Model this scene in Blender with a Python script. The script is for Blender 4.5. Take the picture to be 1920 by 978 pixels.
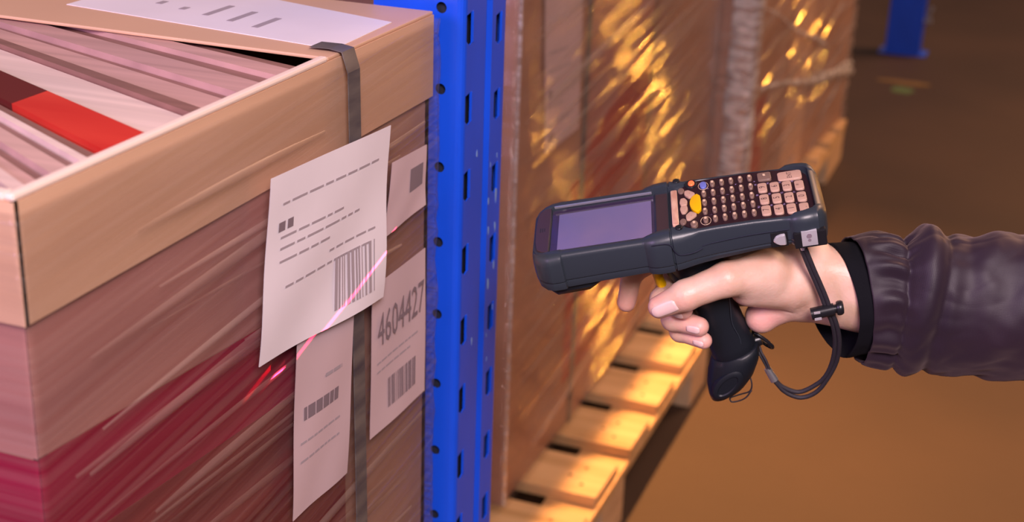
import bpy, bmesh, math, random
import numpy as np
from mathutils import Matrix, Vector, noise

for o in list(bpy.data.objects): bpy.data.objects.remove(o)
S = bpy.context.scene
COL = S.collection
random.seed(7)

# ------------------------------------------------------------------ camera, world, lights, exposure
cd = bpy.data.cameras.new('camera'); cam = bpy.data.objects.new('camera', cd); COL.objects.link(cam)
cd.sensor_width = 36.0; cd.lens = 36.0 * 2700 / 1920
cr = [[0.93183094, -0.16139045, 0.32502958], [0.36141744, 0.33205228, -0.87127419], [0.03268853, 0.92935161, 0.36774591]]
m = Matrix(cr).to_4x4(); m.translation = (0, 0, 1.5); cam.matrix_world = m
cd.clip_start = 0.02
cd.dof.use_dof = True; cd.dof.focus_distance = 1.13; cd.dof.aperture_fstop = 6.5
S.camera = cam

w = bpy.data.worlds.new('world'); S.world = w; w.use_nodes = True
w.node_tree.nodes['Background'].inputs[0].default_value = (1.0, 0.78, 0.70, 1)
w.node_tree.nodes['Background'].inputs[1].default_value = 0.11


def area(name, loc, target, size, power, color, sizey=None, spread=None):
    l = bpy.data.lights.new(name, 'AREA'); l.energy = power; l.color = color; l.size = size
    if sizey: l.shape = 'RECTANGLE'; l.size_y = sizey
    if spread: l.spread = spread
    o = bpy.data.objects.new(name, l); COL.objects.link(o); o.location = loc
    o.rotation_euler = (Vector(target) - Vector(loc)).to_track_quat('-Z', 'Y').to_euler()
    return o


area('warm_ceiling_lamp', (-0.95, 4.2, 4.6), (-0.7, 2.7, 0.1), 0.10, 36, (1.0, 0.44, 0.13), spread=math.radians(46))
area('warm_glint_light', (1.15, 6.95, 1.7), (-0.7, 2.8, 0.5), 0.03, 9, (1.0, 0.40, 0.06), sizey=0.25)  # unseen low light, placed where the film needs its warm glints
area('warm_glint_light', (1.2, 5.6, 0.9), (-0.7, 2.4, 0.3), 0.03, 7, (1.0, 0.40, 0.06), sizey=0.25)  # second unseen light, added for the lower band of glints
area('camera_side_key', (0.55, -0.75, 2.45), (-0.35, 1.0, 1.0), 0.7, 66, (1.0, 0.80, 0.84))  # unseen key light near the camera, standing for a flash
area('warm_floor_fill', (1.6, 3.2, 4.4), (0.6, 3.2, 0), 1.6, 26, (1.0, 0.50, 0.28))  # added overhead fill that evens out the floor
area('far_floor_fill', (1.5, 7.8, 4.8), (0.6, 6.5, 0), 2.0, 170, (1.0, 0.52, 0.30))  # added fill that brightens the far floor, no known lamp
area('lilac_fill_light', (-2.0, -2.0, 2.4), (-0.5, 1.1, 0.9), 1.2, 48, (0.80, 0.50, 1.0))  # added lilac fill on the near faces, no window there

S.view_settings.view_transform = 'Standard'; S.view_settings.look = 'None'
S.view_settings.exposure = 0.25; S.view_settings.gamma = 1.0; S.view_settings.use_curve_mapping = False


# ------------------------------------------------------------------ helpers
def tag(o, label=None, cat=None, group=None, kind=None):
    if label: o['label'] = label
    if cat: o['category'] = cat
    if group: o['group'] = group
    if kind: o['kind'] = kind
    return o


def thing(name, label, cat, loc=(0, 0, 0), mat=None, group=None):
    o = bpy.data.objects.new(name, None); COL.objects.link(o); o.empty_display_size = 0.05
    if mat is not None: o.matrix_world = mat
    else: o.location = loc
    return tag(o, label, cat, group)


def nodes(mt): return mt.node_tree.nodes, mt.node_tree.links


def mat(name, col, rough=0.5, metal=0.0, bump=0.0, bscale=(50, 50, 50), var=0.0, vscale=(8, 8, 8), col2=None, spec=0.5, sss=0.0, coat=0.0,
        sheen=0.0, bdist=0.001, detail=4, ramp=(0.35, 0.65), emit=None):
    mt = bpy.data.materials.new(name); mt.use_nodes = True; N, Lk = nodes(mt)
    b = N['Principled BSDF']
    b.inputs['Base Color'].default_value = (*col, 1); b.inputs['Roughness'].default_value = rough
    b.inputs['Metallic'].default_value = metal; b.inputs['Specular IOR Level'].default_value = spec
    b.inputs['Coat Weight'].default_value = coat; b.inputs['Coat Roughness'].default_value = 0.1
    b.inputs['Sheen Weight'].default_value = sheen
    if sss: 
        b.inputs['Subsurface Weight'].default_value = sss; b.inputs['Subsurface Radius'].default_value = (1.0, 0.35, 0.2); b.inputs['Subsurface Scale'].default_value = 0.004
    if emit: b.inputs['Emission Color'].default_value = (*emit[0], 1); b.inputs['Emission Strength'].default_value = emit[1]
    tc = N.new('ShaderNodeTexCoord')
    def nz(sc, det):
        mp = N.new('ShaderNodeMapping'); mp.inputs['Scale'].default_value = sc
        Lk.new(tc.outputs['Object'], mp.inputs['Vector'])
        n = N.new('ShaderNodeTexNoise'); n.inputs['Scale'].default_value = 1; n.inputs['Detail'].default_value = det
        Lk.new(mp.outputs[0], n.inputs['Vector']); return n
    if col2 or var:
        n = nz(vscale, detail); r = N.new('ShaderNodeValToRGB'); Lk.new(n.outputs['Fac'], r.inputs['Fac'])
        c2 = col2 or tuple(min(1, c * (1 + var)) for c in col); c1 = col if col2 else tuple(c * (1 - var) for c in col)
        r.color_ramp.elements[0].position = ramp[0]; r.color_ramp.elements[1].position = ramp[1]
        r.color_ramp.elements[0].color = (*c1, 1); r.color_ramp.elements[1].color = (*c2, 1)
        Lk.new(r.outputs['Color'], b.inputs['Base Color'])
    if bump:
        n = nz(bscale, 6); bp = N.new('ShaderNodeBump'); bp.inputs['Strength'].default_value = bump; bp.inputs['Distance'].default_value = bdist
        Lk.new(n.outputs['Fac'], bp.inputs['Height']); Lk.new(bp.outputs['Normal'], b.inputs['Normal'])
    return mt


def film(name, haze=0.1, gloss=0.35, scale=(3, 2.2, 70), strength=0.5, tint=(1, 1, 1), rough=0.16, dist=0.004, fres=0.30, dcol=(0.85, 0.66, 0.58), det=3):
    """clear stretch film: mostly see-through, with wrinkled glossy skin and a little milky haze"""
    mt = bpy.data.materials.new(name); mt.use_nodes = True; N, Lk = nodes(mt); N.clear()
    out = N.new('ShaderNodeOutputMaterial'); tr = N.new('ShaderNodeBsdfTransparent'); gl = N.new('ShaderNodeBsdfGlossy'); df = N.new('ShaderNodeBsdfDiffuse')
    gl.inputs['Roughness'].default_value = rough; gl.inputs['Color'].default_value = (*tint, 1); df.inputs['Color'].default_value = (*dcol, 1)
    tc = N.new('ShaderNodeTexCoord'); mr = N.new('ShaderNodeMapping'); mr.inputs['Rotation'].default_value = (-0.09, 0, 0); Lk.new(tc.outputs['Object'], mr.inputs['Vector'])
    mp = N.new('ShaderNodeMapping'); mp.inputs['Scale'].default_value = scale
    Lk.new(mr.outputs[0], mp.inputs['Vector'])
    n = N.new('ShaderNodeTexNoise'); n.inputs['Scale'].default_value = 1; n.inputs['Detail'].default_value = det; n.inputs['Distortion'].default_value = 0.0; Lk.new(mp.outputs[0], n.inputs['Vector'])
    bp = N.new('ShaderNodeBump'); bp.inputs['Strength'].default_value = strength; bp.inputs['Distance'].default_value = dist
    Lk.new(n.outputs['Fac'], bp.inputs['Height']); Lk.new(bp.outputs['Normal'], gl.inputs['Normal'])
    r = N.new('ShaderNodeValToRGB'); Lk.new(n.outputs['Fac'], r.inputs['Fac'])
    r.color_ramp.elements[0].position = 0.38; r.color_ramp.elements[1].position = 0.72
    r.color_ramp.elements[0].color = (haze * 0.3,) * 3 + (1,); r.color_ramp.elements[1].color = (min(1, haze * 2.2),) * 3 + (1,)
    m1 = N.new('ShaderNodeMixShader'); Lk.new(r.outputs['Color'], m1.inputs[0]); Lk.new(tr.outputs[0], m1.inputs[1]); Lk.new(df.outputs[0], m1.inputs[2])
    lw = N.new('ShaderNodeFresnel'); lw.inputs['IOR'].default_value = 1.45; Lk.new(bp.outputs['Normal'], lw.inputs['Normal'])
    mm = N.new('ShaderNodeMath'); mm.operation = 'MULTIPLY_ADD'; mm.inputs[1].default_value = fres; mm.inputs[2].default_value = gloss * 0.5; mm.use_clamp = True
    Lk.new(lw.outputs[0], mm.inputs[0])
    m2 = N.new('ShaderNodeMixShader'); Lk.new(mm.outputs[0], m2.inputs[0]); Lk.new(m1.outputs[0], m2.inputs[1]); Lk.new(gl.outputs[0], m2.inputs[2])
    Lk.new(m2.outputs[0], out.inputs['Surface'])
    return mt


def add_mesh(name, verts, faces, mats, parent=None, smooth=False, mi=None, angle=None, loc=None):
    me = bpy.data.meshes.new(name); me.from_pydata([tuple(v) for v in verts], [], [tuple(f) for f in faces]); me.update()
    for mm in (mats if isinstance(mats, (list, tuple)) else [mats]): me.materials.append(mm)
    if mi is not None: me.polygons.foreach_set('material_index', mi)
    if smooth: me.polygons.foreach_set('use_smooth', [True] * len(me.polygons))
    if angle is not None: me.set_sharp_from_angle(angle=math.radians(angle))
    o = bpy.data.objects.new(name, me); COL.objects.link(o)
    if parent: o.parent = parent
    if loc: o.location = loc
    return o


class MB:
    """collects shapes that belong to one part"""
    def __init__(s): s.v = []; s.f = []; s.m = []
    def add(s, vs, fs, mi=0):
        b = len(s.v); s.v += [tuple(v) for v in vs]; s.f += [tuple(i + b for i in f) for f in fs]; s.m += [mi] * len(fs); return s
    def box(s, x0, x1, y0, y1, z0, z1, mi=0, bev=0.0, seg=2):
        bm = bmesh.new(); bmesh.ops.create_cube(bm, size=1)
        for v in bm.verts: v.co = Vector(((x0 + x1) / 2 + v.co.x * (x1 - x0), (y0 + y1) / 2 + v.co.y * (y1 - y0), (z0 + z1) / 2 + v.co.z * (z1 - z0)))
        if bev: bmesh.ops.bevel(bm, geom=bm.edges[:], offset=bev, segments=seg, profile=0.6, affect='EDGES')
        bm.verts.index_update(); s.add([v.co[:] for v in bm.verts], [[v.index for v in f.verts] for f in bm.faces], mi); bm.free(); return s
    def cyl(s, p0, p1, r0, r1=None, n=20, mi=0, cap=True, flat=1.0, ref=None):
        p0 = Vector(p0); p1 = Vector(p1); r1 = r0 if r1 is None else r1; d = (p1 - p0).normalized()
        a = (Vector(ref) if ref else (Vector((0, 0, 1)) if abs(d.z) < 0.9 else Vector((1, 0, 0)))); a = (a - d * a.dot(d)).normalized(); b = d.cross(a)
        vs = []
        for p, r in ((p0, r0), (p1, r1)):
            for k in range(n):
                t = 2 * math.pi * k / n; vs.append(p + a * math.cos(t) * r + b * math.sin(t) * r * flat)
        fs = [(k, (k + 1) % n, n + (k + 1) % n, n + k) for k in range(n)]
        if cap: fs += [tuple(range(n))[::-1], tuple(range(n, 2 * n))]
        return s.add(vs, fs, mi)
    def rings(s, rings, mi=0, cap=True, closed=True):
        n = len(rings[0]); vs = [p for r in rings for p in r]; fs = []
        for i in range(len(rings) - 1):
            for k in range(n if closed else n - 1):
                k2 = (k + 1) % n; fs.append((i * n + k, i * n + k2, (i + 1) * n + k2, (i + 1) * n + k))
        if cap: fs += [tuple(range(n))[::-1], tuple(range((len(rings) - 1) * n, len(rings) * n))]
        return s.add(vs, fs, mi)
    def tube(s, pts, r, n=10, mi=0, sub=4, cap=True):
        P = catmull(pts, sub); rad = r if callable(r) else (lambda t: r); rings = []; a = None
        for i, p in enumerate(P):
            d = (P[min(i + 1, len(P) - 1)] - P[max(i - 1, 0)]).normalized()
            if a is None: a = Vector((0, 0, 1)) if abs(d.z) < 0.9 else Vector((0, 1, 0))
            a = (a - d * a.dot(d)).normalized(); b = d.cross(a); rr = rad(i / (len(P) - 1))
            rings.append([p + (a * math.cos(t) + b * math.sin(t)) * rr for t in [2 * math.pi * k / n for k in range(n)]])
        return s.rings(rings, mi, cap)
    def prism(s, poly, z0, z1, mi=0, top_in=0.0, seg=1):
        """poly in XY, extruded z0..z1, rounded in at the top by top_in"""
        c = Vector((sum(p[0] for p in poly) / len(poly), sum(p[1] for p in poly) / len(poly)))
        def ring(z, k): return [(c.x + (p[0] - c.x) * k, c.y + (p[1] - c.y) * k, z) for p in poly]
        rs = [ring(z0, 1)]
        if top_in:
            R = max(math.hypot(p[0] - c.x, p[1] - c.y) for p in poly)
            for j in range(5):
                t = j / 4 * math.pi / 2; rs.append(ring(z1 - top_in + top_in * math.sin(t), 1 - (top_in / R) * (1 - math.cos(t))))
        else: rs.append(ring(z1, 1))
        return s.rings(rs, mi)
    def build(s, name, mats, parent=None, smooth=False, angle=None, loc=None, label=None):
        o = add_mesh(name, s.v, s.f, mats, parent, smooth, s.m, angle, loc)
        bm = bmesh.new(); bm.from_mesh(o.data); bmesh.ops.recalc_face_normals(bm, faces=bm.faces[:]); bm.to_mesh(o.data); bm.free()
        if label: o['label'] = label
        return o


def catmull(pts, sub=4):
    P = [Vector(p) for p in pts]; Q = [P[0] * 2 - P[1]] + P + [P[-1] * 2 - P[-2]]; out = []
    for i in range(1, len(Q) - 2):
        for j in range(sub):
            t = j / sub; a, b, c, d = Q[i - 1], Q[i], Q[i + 1], Q[i + 2]
            out.append(0.5 * ((2 * b) + (c - a) * t + (2 * a - 5 * b + 4 * c - d) * t * t + (3 * b - a - 3 * c + d) * t ** 3))
    return out + [P[-1]]


def rrect(x0, x1, y0, y1, r, n=4):
    out = []
    for cx, cy, a0 in ((x1 - r, y1 - r, 0), (x0 + r, y1 - r, 90), (x0 + r, y0 + r, 180), (x1 - r, y0 + r, 270)):
        for k in range(n + 1):
            t = math.radians(a0 + 90 * k / n); out.append((cx + r * math.cos(t), cy + r * math.sin(t)))
    return out


def text_geo(txt, size, sx=1.0):
    c = bpy.data.curves.new('t', 'FONT'); c.body = txt; c.size = size; c.align_x = 'CENTER'; c.align_y = 'CENTER'; c.resolution_u = 2
    o = bpy.data.objects.new('t', c); COL.objects.link(o)
    me = bpy.data.meshes.new_from_object(o.evaluated_get(bpy.context.evaluated_depsgraph_get()))
    vs = [(v.co.x * sx, v.co.y) for v in me.vertices]; fs = [tuple(p.vertices) for p in me.polygons]
    bpy.data.objects.remove(o); bpy.data.curves.remove(c); bpy.data.meshes.remove(me)
    return vs, fs


# ------------------------------------------------------------------ materials
M = dict(
    floor=mat('floor_concrete', (0.040, 0.021, 0.013), 0.7, col2=(0.062, 0.033, 0.020), vscale=(1.3, 1.3, 1.3), bump=0.25, bscale=(30, 30, 30), detail=8, ramp=(0.3, 0.75), bdist=0.002),
    wood=mat('pallet_wood', (0.52, 0.32, 0.14), 0.62, col2=(0.74, 0.50, 0.26), vscale=(2.2, 26, 26), bump=0.3, bscale=(8, 120, 120), bdist=0.0008),
    woodend=mat('pallet_wood_blocks', (0.58, 0.38, 0.22), 0.7, col2=(0.72, 0.50, 0.30), vscale=(20, 5, 30), bump=0.3, bscale=(60, 20, 90), bdist=0.0008),
    nail=mat('nail_head', (0.10, 0.06, 0.04), 0.5),
    card=mat('kraft_cardboard', (0.33, 0.165, 0.115), 0.6, col2=(0.42, 0.225, 0.16), vscale=(2, 2, 10)),
    lid=mat('tan_cardboard_lid', (0.60, 0.36, 0.23), 0.5, col2=(0.70, 0.44, 0.29), vscale=(3, 2, 24)),
    mauve=mat('mauve_printed_cardboard', (0.36, 0.150, 0.135), 0.5, col2=(0.46, 0.21, 0.18), vscale=(2, 1.6, 26)),
    crimson=mat('crimson_print', (0.25, 0.001, 0.030), 0.45, col2=(0.33, 0.002, 0.048), vscale=(2, 2, 30)),
    darkred=mat('dark_red_print', (0.16, 0.010, 0.018), 0.5, col2=(0.27, 0.035, 0.04), vscale=(2, 1.2, 34)),
    redprint=mat('brick_red_print', (0.33, 0.040, 0.030), 0.55, col2=(0.40, 0.060, 0.045), vscale=(2, 2, 20)),
    rim=mat('cardboard_rim', (0.90, 0.72, 0.62), 0.5),
    seam=mat('dark_seam', (0.10, 0.07, 0.05), 0.6),
    film=film('stretch_film', 0.04, 0.10, (3, 1.4, 170), 0.6, rough=0.2),
    film2=film('stretch_film_far', 0.035, 0.08, (2, 0.4, 300), 1.0, rough=0.05, dist=0.0040, det=0),
    ridge=film('stretch_film_folds', 0.17, 0.40, (2, 0.3, 60), 0.15, rough=0.07, det=1),
    ridge_near=film('stretch_film_soft_folds', 0.055, 0.10, (3, 3, 40), 0.2, rough=0.3),
    paper=mat('label_paper', (0.86, 0.80, 0.86), 0.55, var=0.05, vscale=(6, 6, 6)),
    paper2=mat('label_paper_pinkish', (0.62, 0.47, 0.50), 0.55, var=0.06, vscale=(6, 6, 6)),
    ink=mat('grey_ink', (0.22, 0.17, 0.20), 0.6),
    inkp=mat('pale_ink', (0.40, 0.34, 0.38), 0.6),
    strap=mat('black_strapping', (0.06, 0.055, 0.07), 0.4, col2=(0.16, 0.14, 0.13), vscale=(10, 10, 60)),
    blue=mat('blue_enamel_steel', (0.008, 0.085, 0.78), 0.33, var=0.08, vscale=(12, 12, 5), bump=0.08, bscale=(90, 90, 30), coat=0.25, bdist=0.0006),
    scuff=mat('pale_scuff', (0.25, 0.42, 0.72), 0.5),
    void=mat('post_shade_and_seam_dark', (0.01, 0.012, 0.03), 0.8),
    steel=mat('zinc_bolt', (0.65, 0.65, 0.68), 0.3, 0.9),
    house=mat('grey_plastic_housing', (0.028, 0.037, 0.050), 0.36, bump=0.12, bscale=(900, 900, 900), bdist=0.0003, spec=0.55),
    bezel=mat('brown_grey_bezel', (0.050, 0.028, 0.032), 0.34, bump=0.05, bscale=(900, 900, 900), bdist=0.0002),
    grip=mat('black_rubber_grip', (0.007, 0.010, 0.016), 0.45, bump=0.15, bscale=(700, 700, 700), bdist=0.0003),
    glass=mat('dark_display_border', (0.045, 0.03, 0.07), 0.12, coat=0.4),
    lcd=mat('display_sky_reflection', (0.14, 0.135, 0.31), 0.2, col2=(0.21, 0.165, 0.31), vscale=(14, 10, 4), coat=0.4, ramp=(0.3, 0.7)),  # lilac tones paint a sky reflection on the unlit screen
    chrome=mat('bright_metal_edge', (0.80, 0.80, 0.88), 0.22, 0.85),
    silver=mat('silver_plastic', (0.72, 0.70, 0.74), 0.3, 0.5),
    plate=mat('keypad_brown', (0.026, 0.0095, 0.014), 0.5, spec=0.2, var=0.06, vscale=(60, 60, 60)),
    key=mat('peach_key', (0.56, 0.36, 0.27), 0.4, coat=0.15),
    keyd=mat('clear_brown_key', (0.22, 0.14, 0.11), 0.3, coat=0.15),
    keyc=mat('cream_key_core', (0.74, 0.55, 0.38), 0.35),
    keyb=mat('blue_key', (0.16, 0.20, 0.62), 0.3, coat=0.4),
    yellow=mat('yellow_plastic', (0.90, 0.52, 0.0), 0.35),
    legend=mat('key_legend_ink', (0.10, 0.055, 0.05), 0.5),
    legl=mat('lilac_legend_ink', (0.42, 0.32, 0.62), 0.5),
    led=mat('red_status_lens', (0.9, 0.10, 0.03), 0.2, emit=((1, 0.09, 0.03), 1.6), coat=0.5),
    lightbar=mat('amber_light_bar', (0.62, 0.33, 0.23), 0.25, col2=(0.80, 0.52, 0.38), vscale=(200, 60, 100), coat=0.5),
    screw=mat('black_screw_cap', (0.01, 0.011, 0.014), 0.25),
    skin=None,
    nailm=mat('fingernail', (0.86, 0.60, 0.56), 0.32, coat=0.12, sss=0.15),
    cord=mat('black_braided_cord', (0.022, 0.019, 0.026), 0.6, bump=0.6, bscale=(900, 900, 1500), bdist=0.0006),
    black=mat('black_plastic', (0.012, 0.012, 0.015), 0.3),
    lining=mat('black_cuff_lining', (0.0035, 0.0035, 0.006), 0.9, bump=0.3, bscale=(300, 300, 300), bdist=0.0008, spec=0.2),
    mark_y=mat('yellow_floor_tape', (0.16, 0.095, 0.02), 0.6), mark_g=mat('green_floor_paint', (0.09, 0.16, 0.05), 0.6),
)


def skin_mat():
    mt = mat('skin', (0.70, 0.43, 0.31), 0.40, sss=0.22, bump=0.6, bscale=(420, 420, 420), bdist=0.0004, col2=(0.80, 0.54, 0.42), vscale=(38, 38, 38))
    N, Lk = nodes(mt); b = N['Principled BSDF']
    ramp = [n for n in N if n.type == 'VALTORGB'][0]
    at = N.new('ShaderNodeAttribute'); at.attribute_name = 'flush'
    mx = N.new('ShaderNodeMix'); mx.data_type = 'RGBA'; mx.inputs[7].default_value = (0.86, 0.42, 0.37, 1)
    Lk.new(at.outputs['Fac'], mx.inputs[0]); Lk.new(ramp.outputs['Color'], mx.inputs[6]); Lk.new(mx.outputs[2], b.inputs['Base Color'])
    return mt


M['skin'] = skin_mat()


def fabric_mat():
    mt = mat('dark_ripstop_fabric', (0.014, 0.0060, 0.016), 0.58, sheen=0.14, col2=(0.024, 0.0100, 0.021), vscale=(9, 9, 9))
    N, Lk = nodes(mt); b = N['Principled BSDF']; b.inputs['Sheen Tint'].default_value = (1, 0.75, 0.75, 1)
    uv = N.new('ShaderNodeUVMap'); sp = N.new('ShaderNodeSeparateXYZ'); Lk.new(uv.outputs[0], sp.inputs[0]); hs = []
    for k, f in ((0, 2 * math.pi * 1650), (1, 2 * math.pi * 1100)):
        a = N.new('ShaderNodeMath'); a.operation = 'MULTIPLY'; a.inputs[1].default_value = f / 7; Lk.new(sp.outputs[k], a.inputs[0])
        s_ = N.new('ShaderNodeMath'); s_.operation = 'SINE'; Lk.new(a.outputs[0], s_.inputs[0])
        p = N.new('ShaderNodeMath'); p.operation = 'POWER'; q = N.new('ShaderNodeMath'); q.operation = 'ABSOLUTE'; Lk.new(s_.outputs[0], q.inputs[0]); Lk.new(q.outputs[0], p.inputs[0]); p.inputs[1].default_value = 6
        hs.append(p)
    mx = N.new('ShaderNodeMath'); mx.operation = 'MAXIMUM'; Lk.new(hs[0].outputs[0], mx.inputs[0]); Lk.new(hs[1].outputs[0], mx.inputs[1])
    bp = N.new('ShaderNodeBump'); bp.inputs['Strength'].default_value = 0.16; bp.inputs['Distance'].default_value = 0.0003
    Lk.new(mx.outputs[0], bp.inputs['Height']); Lk.new(bp.outputs['Normal'], b.inputs['Normal'])
    return mt


M['fabric'] = fabric_mat()

# ------------------------------------------------------------------ floor
fl = MB(); fl.box(-9, 9, -5, 22, -0.1, 0.0)
floor = fl.build('floor', M['floor']); floor['kind'] = 'structure'
r_ = random.Random(3)
for nm, mt_, cx, cy, rx, ry, lab in (('floor_tape', 'mark_y', -0.56, 6.22, 0.13, 0.045, 'worn yellow tape scrap on the brown floor near the far blue post'),
                                     ('paint_mark', 'mark_g', -0.55, 6.08, 0.05, 0.06, 'faded green paint mark on the brown floor before the far post')):
    mb = MB(); mb.prism([(rx * (0.75 + 0.3 * r_.random()) * math.cos(t), ry * (0.7 + 0.4 * r_.random()) * math.sin(t)) for t in [2 * math.pi * k / 18 for k in range(18)]], 0.0003, 0.0010)
    o = mb.build(nm, M[mt_], loc=(cx, cy, 0)); tag(o, lab, 'floor marking')


# ------------------------------------------------------------------ pallets
def pallet(label, y0, y1, boards, blocks, bw=0.135, xo=-0.633, xi=-1.62):
    t = thing('wooden_pallet', label, 'pallet', (xo, y0, 0))
    for yb in boards:
        jx = random.uniform(-0.006, 0.004); b = MB(); b.box(xi - xo, jx, yb - y0, yb - y0 + bw, 0.122, 0.144, bev=0.002)
        for q in ((-0.045, 0.035), (-0.055, 0.095), (-0.075, 0.06)): b.cyl((q[0], yb - y0 + q[1], 0.1435), (q[0], yb - y0 + q[1], 0.1447), 0.004, mi=1, n=10)
        b.build('deck_board', [M['wood'], M['nail']], t)
    for xs in (-0.1, -0.54, -0.98):
        b = MB(); b.box(xs, xs + 0.1, 0, y1 - y0, 0.1, 0.122, bev=0.002); b.build('stringer_board', M['wood'], t)
        for (b0, b1) in blocks:
            b = MB(); b.box(xs + 0.001, xs + 0.099, b0 - y0, b1 - y0, 0.0, 0.1, bev=0.003); b.build('block', M['woodend'], t)
    return t


pallet('wooden pallet with open deck boards under the middle wrapped load', 1.56, 3.56, [1.56, 1.79, 1.99, 2.19, 2.39, 2.59, 2.795, 3.0, 3.21, 3.42], [(1.56, 1.70), (2.22, 2.365), (2.885, 3.03), (3.41, 3.56)])
pallet('wooden pallet under the farthest wrapped load, one pale corner block showing', 3.58, 4.985, [3.58, 3.72, 3.86, 4.06, 4.26, 4.46, 4.66, 4.85], [(3.58, 3.7), (4.05, 4.2), (4.66, 4.98)], xo=-0.630)


# ------------------------------------------------------------------ loads
def ridges(mb, n, X, y0, y1, z0, z1, seed, slope=(0.03, 0.12), wid=(0.0012, 0.004), length=(0.15, 0.8), out=0.0012, x_of=None):
    r = random.Random(seed)
    for _ in range(n):
        L = r.uniform(*length) * (y1 - y0); ya = r.uniform(y0, y1 - L); za = r.uniform(z0, z1); sl = r.uniform(*slope); wd = r.uniform(*wid); K = 10
        zb = za + sl * L
        if zb > z1: continue
        wob = r.uniform(0, 6); rows = []
        for k in range(K + 1):
            t = k / K; y = ya + L * t; z = za + sl * L * t + 0.0008 * math.sin(wob + 3 * t); ww = wd * math.sin(math.pi * min(max(t, 0.04), 0.96)) ** 0.5
            rows.append([(X, y, z - ww), (X + ww * 0.45, y, z - ww * 0.5), (X + ww * 0.62, y, z), (X + ww * 0.45, y, z + ww * 0.5), (X, y, z + ww)])
        mb.rings(rows, 1, cap=False, closed=False)


def wrap(parent, x0, x1, y0, y1, z0, z1, mats, ox, oy, seed, nr, r=0.018, amp=0.0015, **kw):
    mb = MB(); prof = rrect(x0, x1, y0, y1, r, 4); nz = 90; rings = []
    pts = []
    for i, p in enumerate(prof):
        q = prof[(i + 1) % len(prof)]; d = math.hypot(q[0] - p[0], q[1] - p[1]); s = max(1, int(d / 0.06))
        for k in range(s): pts.append((p[0] + (q[0] - p[0]) * k / s, p[1] + (q[1] - p[1]) * k / s))
    cx, cy = (x0 + x1) / 2, (y0 + y1) / 2
    for j in range(nz + 1):
        z = z0 + (z1 - z0) * j / nz; rg = []
        for (x, y) in pts:
            a = amp * noise.noise(Vector((x * 3 + seed, y * 3, z * 34 - y * 2)))
            nx = 1 if x > x1 - r else (-1 if x < x0 + r else 0); ny = 1 if y > y1 - r else (-1 if y < y0 + r else 0)
            if nx and ny: a += abs(noise.noise(Vector((seed, y * 2, z * 60)))) * amp * 2.0
            rg.append((x + nx * a, y + ny * a, z))
        rings.append(rg)
    mb.rings(rings, 0, cap=False)
    ridges(mb, nr, x1 + amp * 0.4, y0 + 0.02, y1 - 0.02, z0 + 0.01, z1 - 0.02, seed, **kw)
    return mb.build('stretch_wrap', mats, parent, smooth=True, angle=60)


def quad_x(mb, X, pts, mi, th=0.0006):
    """printed area on a +X face, pts = (y, z) corners"""
    n = len(pts); mb.add([(X, y, z) for y, z in pts] + [(X + th, y, z) for y, z in pts], [tuple(range(n, 2 * n))] + [(k, (k + 1) % n, n + (k + 1) % n, n + k) for k in range(n)], mi)


def label_x(name, parent, X, corners, mt, marks, curl=0.0, label=None, seed=0, bar=None, shrink=1):
    """a paper sheet hanging on a +X face; corners (y,z): top-left, top-right, bottom-right, bottom-left. marks in (u,v) 0..1"""
    tl, tr, br, bl = [Vector((c[0], c[1], 0)) for c in (corners if shrink == 1 else [((c_[0] + oy) * shrink - oy, 1.5 - (1.5 - c_[1]) * shrink) for c_ in corners])]
    def P(u, v, off=0.0):
        a = tl.lerp(tr, u); b = bl.lerp(br, u); c = a.lerp(b, v)
        dx = curl * (0.5 * math.sin(u * 3.0 + v * 4 + seed) + 0.5 * math.sin((u + v) * 7 + seed * 2)) + curl * 1.2
        return (X + dx * (0.35 + v) + off, c.x, c.y)
    mb = MB(); n = 14
    for off in (0.0, 0.0004): mb.add([P(i / n, j / n, off) for j in range(n + 1) for i in range(n + 1)], [(j * (n + 1) + i, j * (n + 1) + i + 1, (j + 1) * (n + 1) + i + 1, (j + 1) * (n + 1) + i) for j in range(n) for i in range(n)])
    o = mb.build(name, mt, parent, smooth=True)
    if label: o['label'] = label
    mk = MB()
    for (u0, u1, v0, v1, mi) in marks:
        K = 6; vs = [P(u0 + (u1 - u0) * k / K, v, 0.0008) for v in (v0, v1) for k in range(K + 1)]
        mk.add(vs, [(k, k + 1, K + 2 + k, K + 1 + k) for k in range(K)], mi)
    if marks: mk.build('printed_text', [M['ink'], M['inkp']], o)
    if bar:
        bm_ = MB(); r = random.Random(seed + 5); u0, u1, v0, v1 = bar; u = u0
        while u < u1:
            wd = r.choice((0.008, 0.014, 0.022)); bm_.add([P(u, v0, 0.001), P(min(u + wd, u1), v0, 0.001), P(min(u + wd, u1), v1, 0.001), P(u, v1, 0.001)], [(0, 1, 2, 3)]); u += wd + r.choice((0.008, 0.013, 0.02))
        bm_.build('barcode', M['inkp'] if seed == 1 else M['ink'], o)
    return o, P


def textrows(rows, seed):
    r = random.Random(seed); out = []
    for (v, h, u0, u1, mi) in rows:
        u = u0
        while u < u1:
            L = r.uniform(0.04, 0.13); out.append((u, min(u + L, u1), v, v + h, mi)); u += L + 0.018
    return out


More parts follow.
